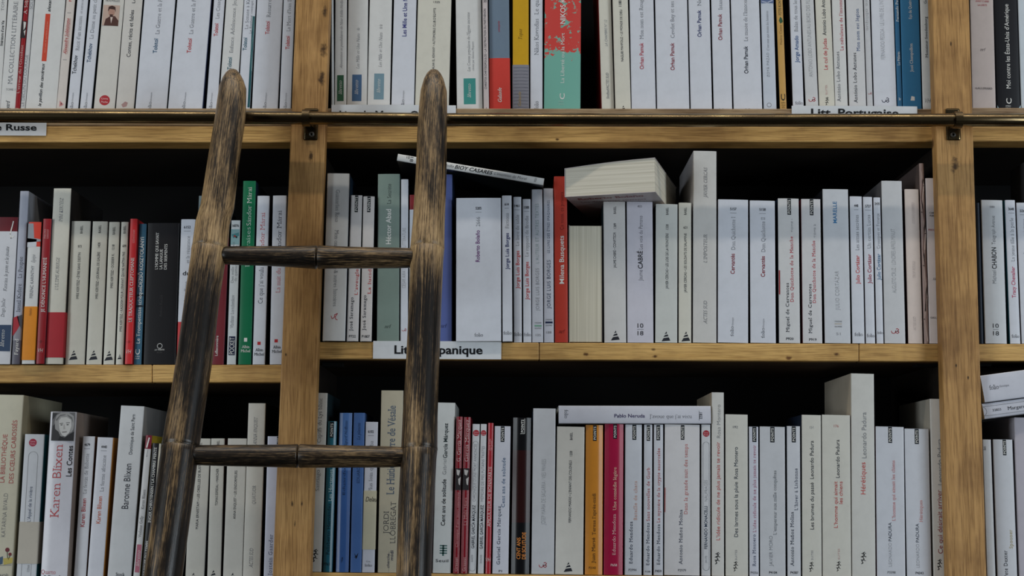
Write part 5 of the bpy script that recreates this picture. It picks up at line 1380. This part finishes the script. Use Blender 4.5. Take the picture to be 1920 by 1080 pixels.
B(k, 'wide cream spine, red two-line title', 1541, 1594.8, 779, 1542.8, 1597.2, (206, 205, 196), H('176', 800, .5, 9, 4.6, (190, 120, 116), 'n'), V('Leonardo Padura', 898, 826, .54, 7, DK, 'n'), V('L’homme qui aimait', 992, 905, .46, 7, (190, 70, 64), 'n'), V('les chiens', 947, 905, .64, 7, (190, 70, 64), 'n'), V('SUITES', 1051, 1031, .56, 3.4, (200, 160, 156), 'w'), SAL(.55, 1054, 1073))
B(k, 'tallest pale spine, red title, grey author', 1595.6, 1639.6, 701.5, 1598, 1642.8, (206, 206, 201), V('Leonardo Padura', 862, 775, .54, 8.6, (138, 140, 142), 'n'), V('Hérétiques', 930, 870, .48, 9, (196, 76, 70), 'n'), SAL(.48, 1037, 1060), sides=((186, 176, 160), (60, 60, 60)), d=.15)
B(k, 'white spine, black tag, long red title', 1642.3, 1695.2, 801, 1644.3, 1699.2, (204, 208, 216), PT(.43, .57, 801, 832), V('L’homme qui aimait les chiens', 979, 865, .6, 6, (200, 130, 130), 'S'), V('LEONARDO', 1064, 1020, .46, 6, LG, 'l'), V('PADURA', 1017, 982, .46, 6, (62, 68, 80), 'n'), H('P3398', 1075, .5, 15, 4.2, GY, 'b'), sides=((100, 30, 40), (20, 30, 50)), shiny=True)
B(k, 'white spine, black tag, short red title', 1696.8, 1741.8, 805, 1700.2, 1748.6, (204, 208, 216), PT(.4, .57, 805, 834), V('Hérétiques', 981, 940, .6, 6, (206, 140, 138), 'S'), V('LEONARDO', 1066, 1022, .44, 6, LG, 'l'), V('PADURA', 1019, 984, .44, 6, (62, 68, 80), 'n'), H('P4343', 1076, .5, 15, 4.2, DK, 'b'), shiny=True)
B(k, 'tall cream spine half behind the right post', 1743.6, 1775, 749, 1750.8, 1783, (207, 205, 200), V('Leonardo Padura', 912, 825, .5, 8.4, (130, 132, 136), 'n'), V('Ce qui désirait arriver', 1040, 921, .42, 8.6, (150, 62, 60), 'n'), SAL(.36, 1050, 1071), sides=((170, 166, 156), None), d=.14)
flush_row('bottom', 'middle')
lying(1047.5, 777.2, 1333.0, 777.8, 33.6, .020, .108, (206, 208, 218),
      [V('Pablo Neruda', 1152, 1209, .56, 6.4, (62, 52, 96), 'b'), V('J’avoue que j’ai vécu', 1218, 1297, .58, 6.8, GY, 's'), H('1822', 1314, .55, 12, 5, DK, 'b'), LN([(.28, 1311), (.8, 1311)], .7, GY), H('folio', 1062, .46, 16, 7, DK, 's')],
      'white paperback lying flat on upright book tops, violet-black spine lettering', sides=((60, 40, 40), (170, 168, 172)), group='books lying on top of upright books')

# ------------------------------------------------------------------ bottom shelf, right bay
k = 'BR'
B(k, 'slim white spine emerging from the post', 1842, 1859, 825, 1851, 1868, (204, 206, 208), V('Boire', 845, 838, .2, 5, DK))
B(k, 'slim white spine, black tag, olive title', 1861.7, 1899, 825, 1870.3, 1909, (205, 208, 214), PT(.48, .66, 825, 855), V('Spooner', 1030, 995, .72, 6.6, (176, 160, 104), 'Sw'), V('Pete Dexter', 1085, 1034, .42, 7, DK, 'Sw'), sides=((50, 30, 30), (20, 24, 30)))
B(k, 'wide lavender-grey spine cut by the frame', 1901.5, 1944, 784, 1912, 1956, (184, 180, 190), sides=((176, 172, 182), (120, 118, 124)), d=.13)
flush_row('bottom', 'right')
lying(1844, 771.5, 2030, 747, 29, .012, .108, (200, 202, 212),
      [V('Margaret Atwood', 1889, 1962, .5, 6, DK, 'S'), V('33855', 1861, 1877, .5, 4.4, DK, 'n'), RING(.2, .8, 1850, 2020, GY)],
      'white paperback with outlined spine lettering lying beneath another by the right post', sides=((30, 34, 44), (190, 192, 202)), group='books lying on top of upright books')
lying(1842.5, 729.5, 2030, 705, 51, .010, .108, (206, 208, 218),
      [V('folio', 1855, 1872, .48, 9, DK, 's'), V('classique', 1873, 1892, .47, 4.4, GY, 's')],
      'thick white paperback lying on top of another lying one by the right post', sides=((24, 28, 40), (190, 192, 202)), group='books lying on top of upright books')
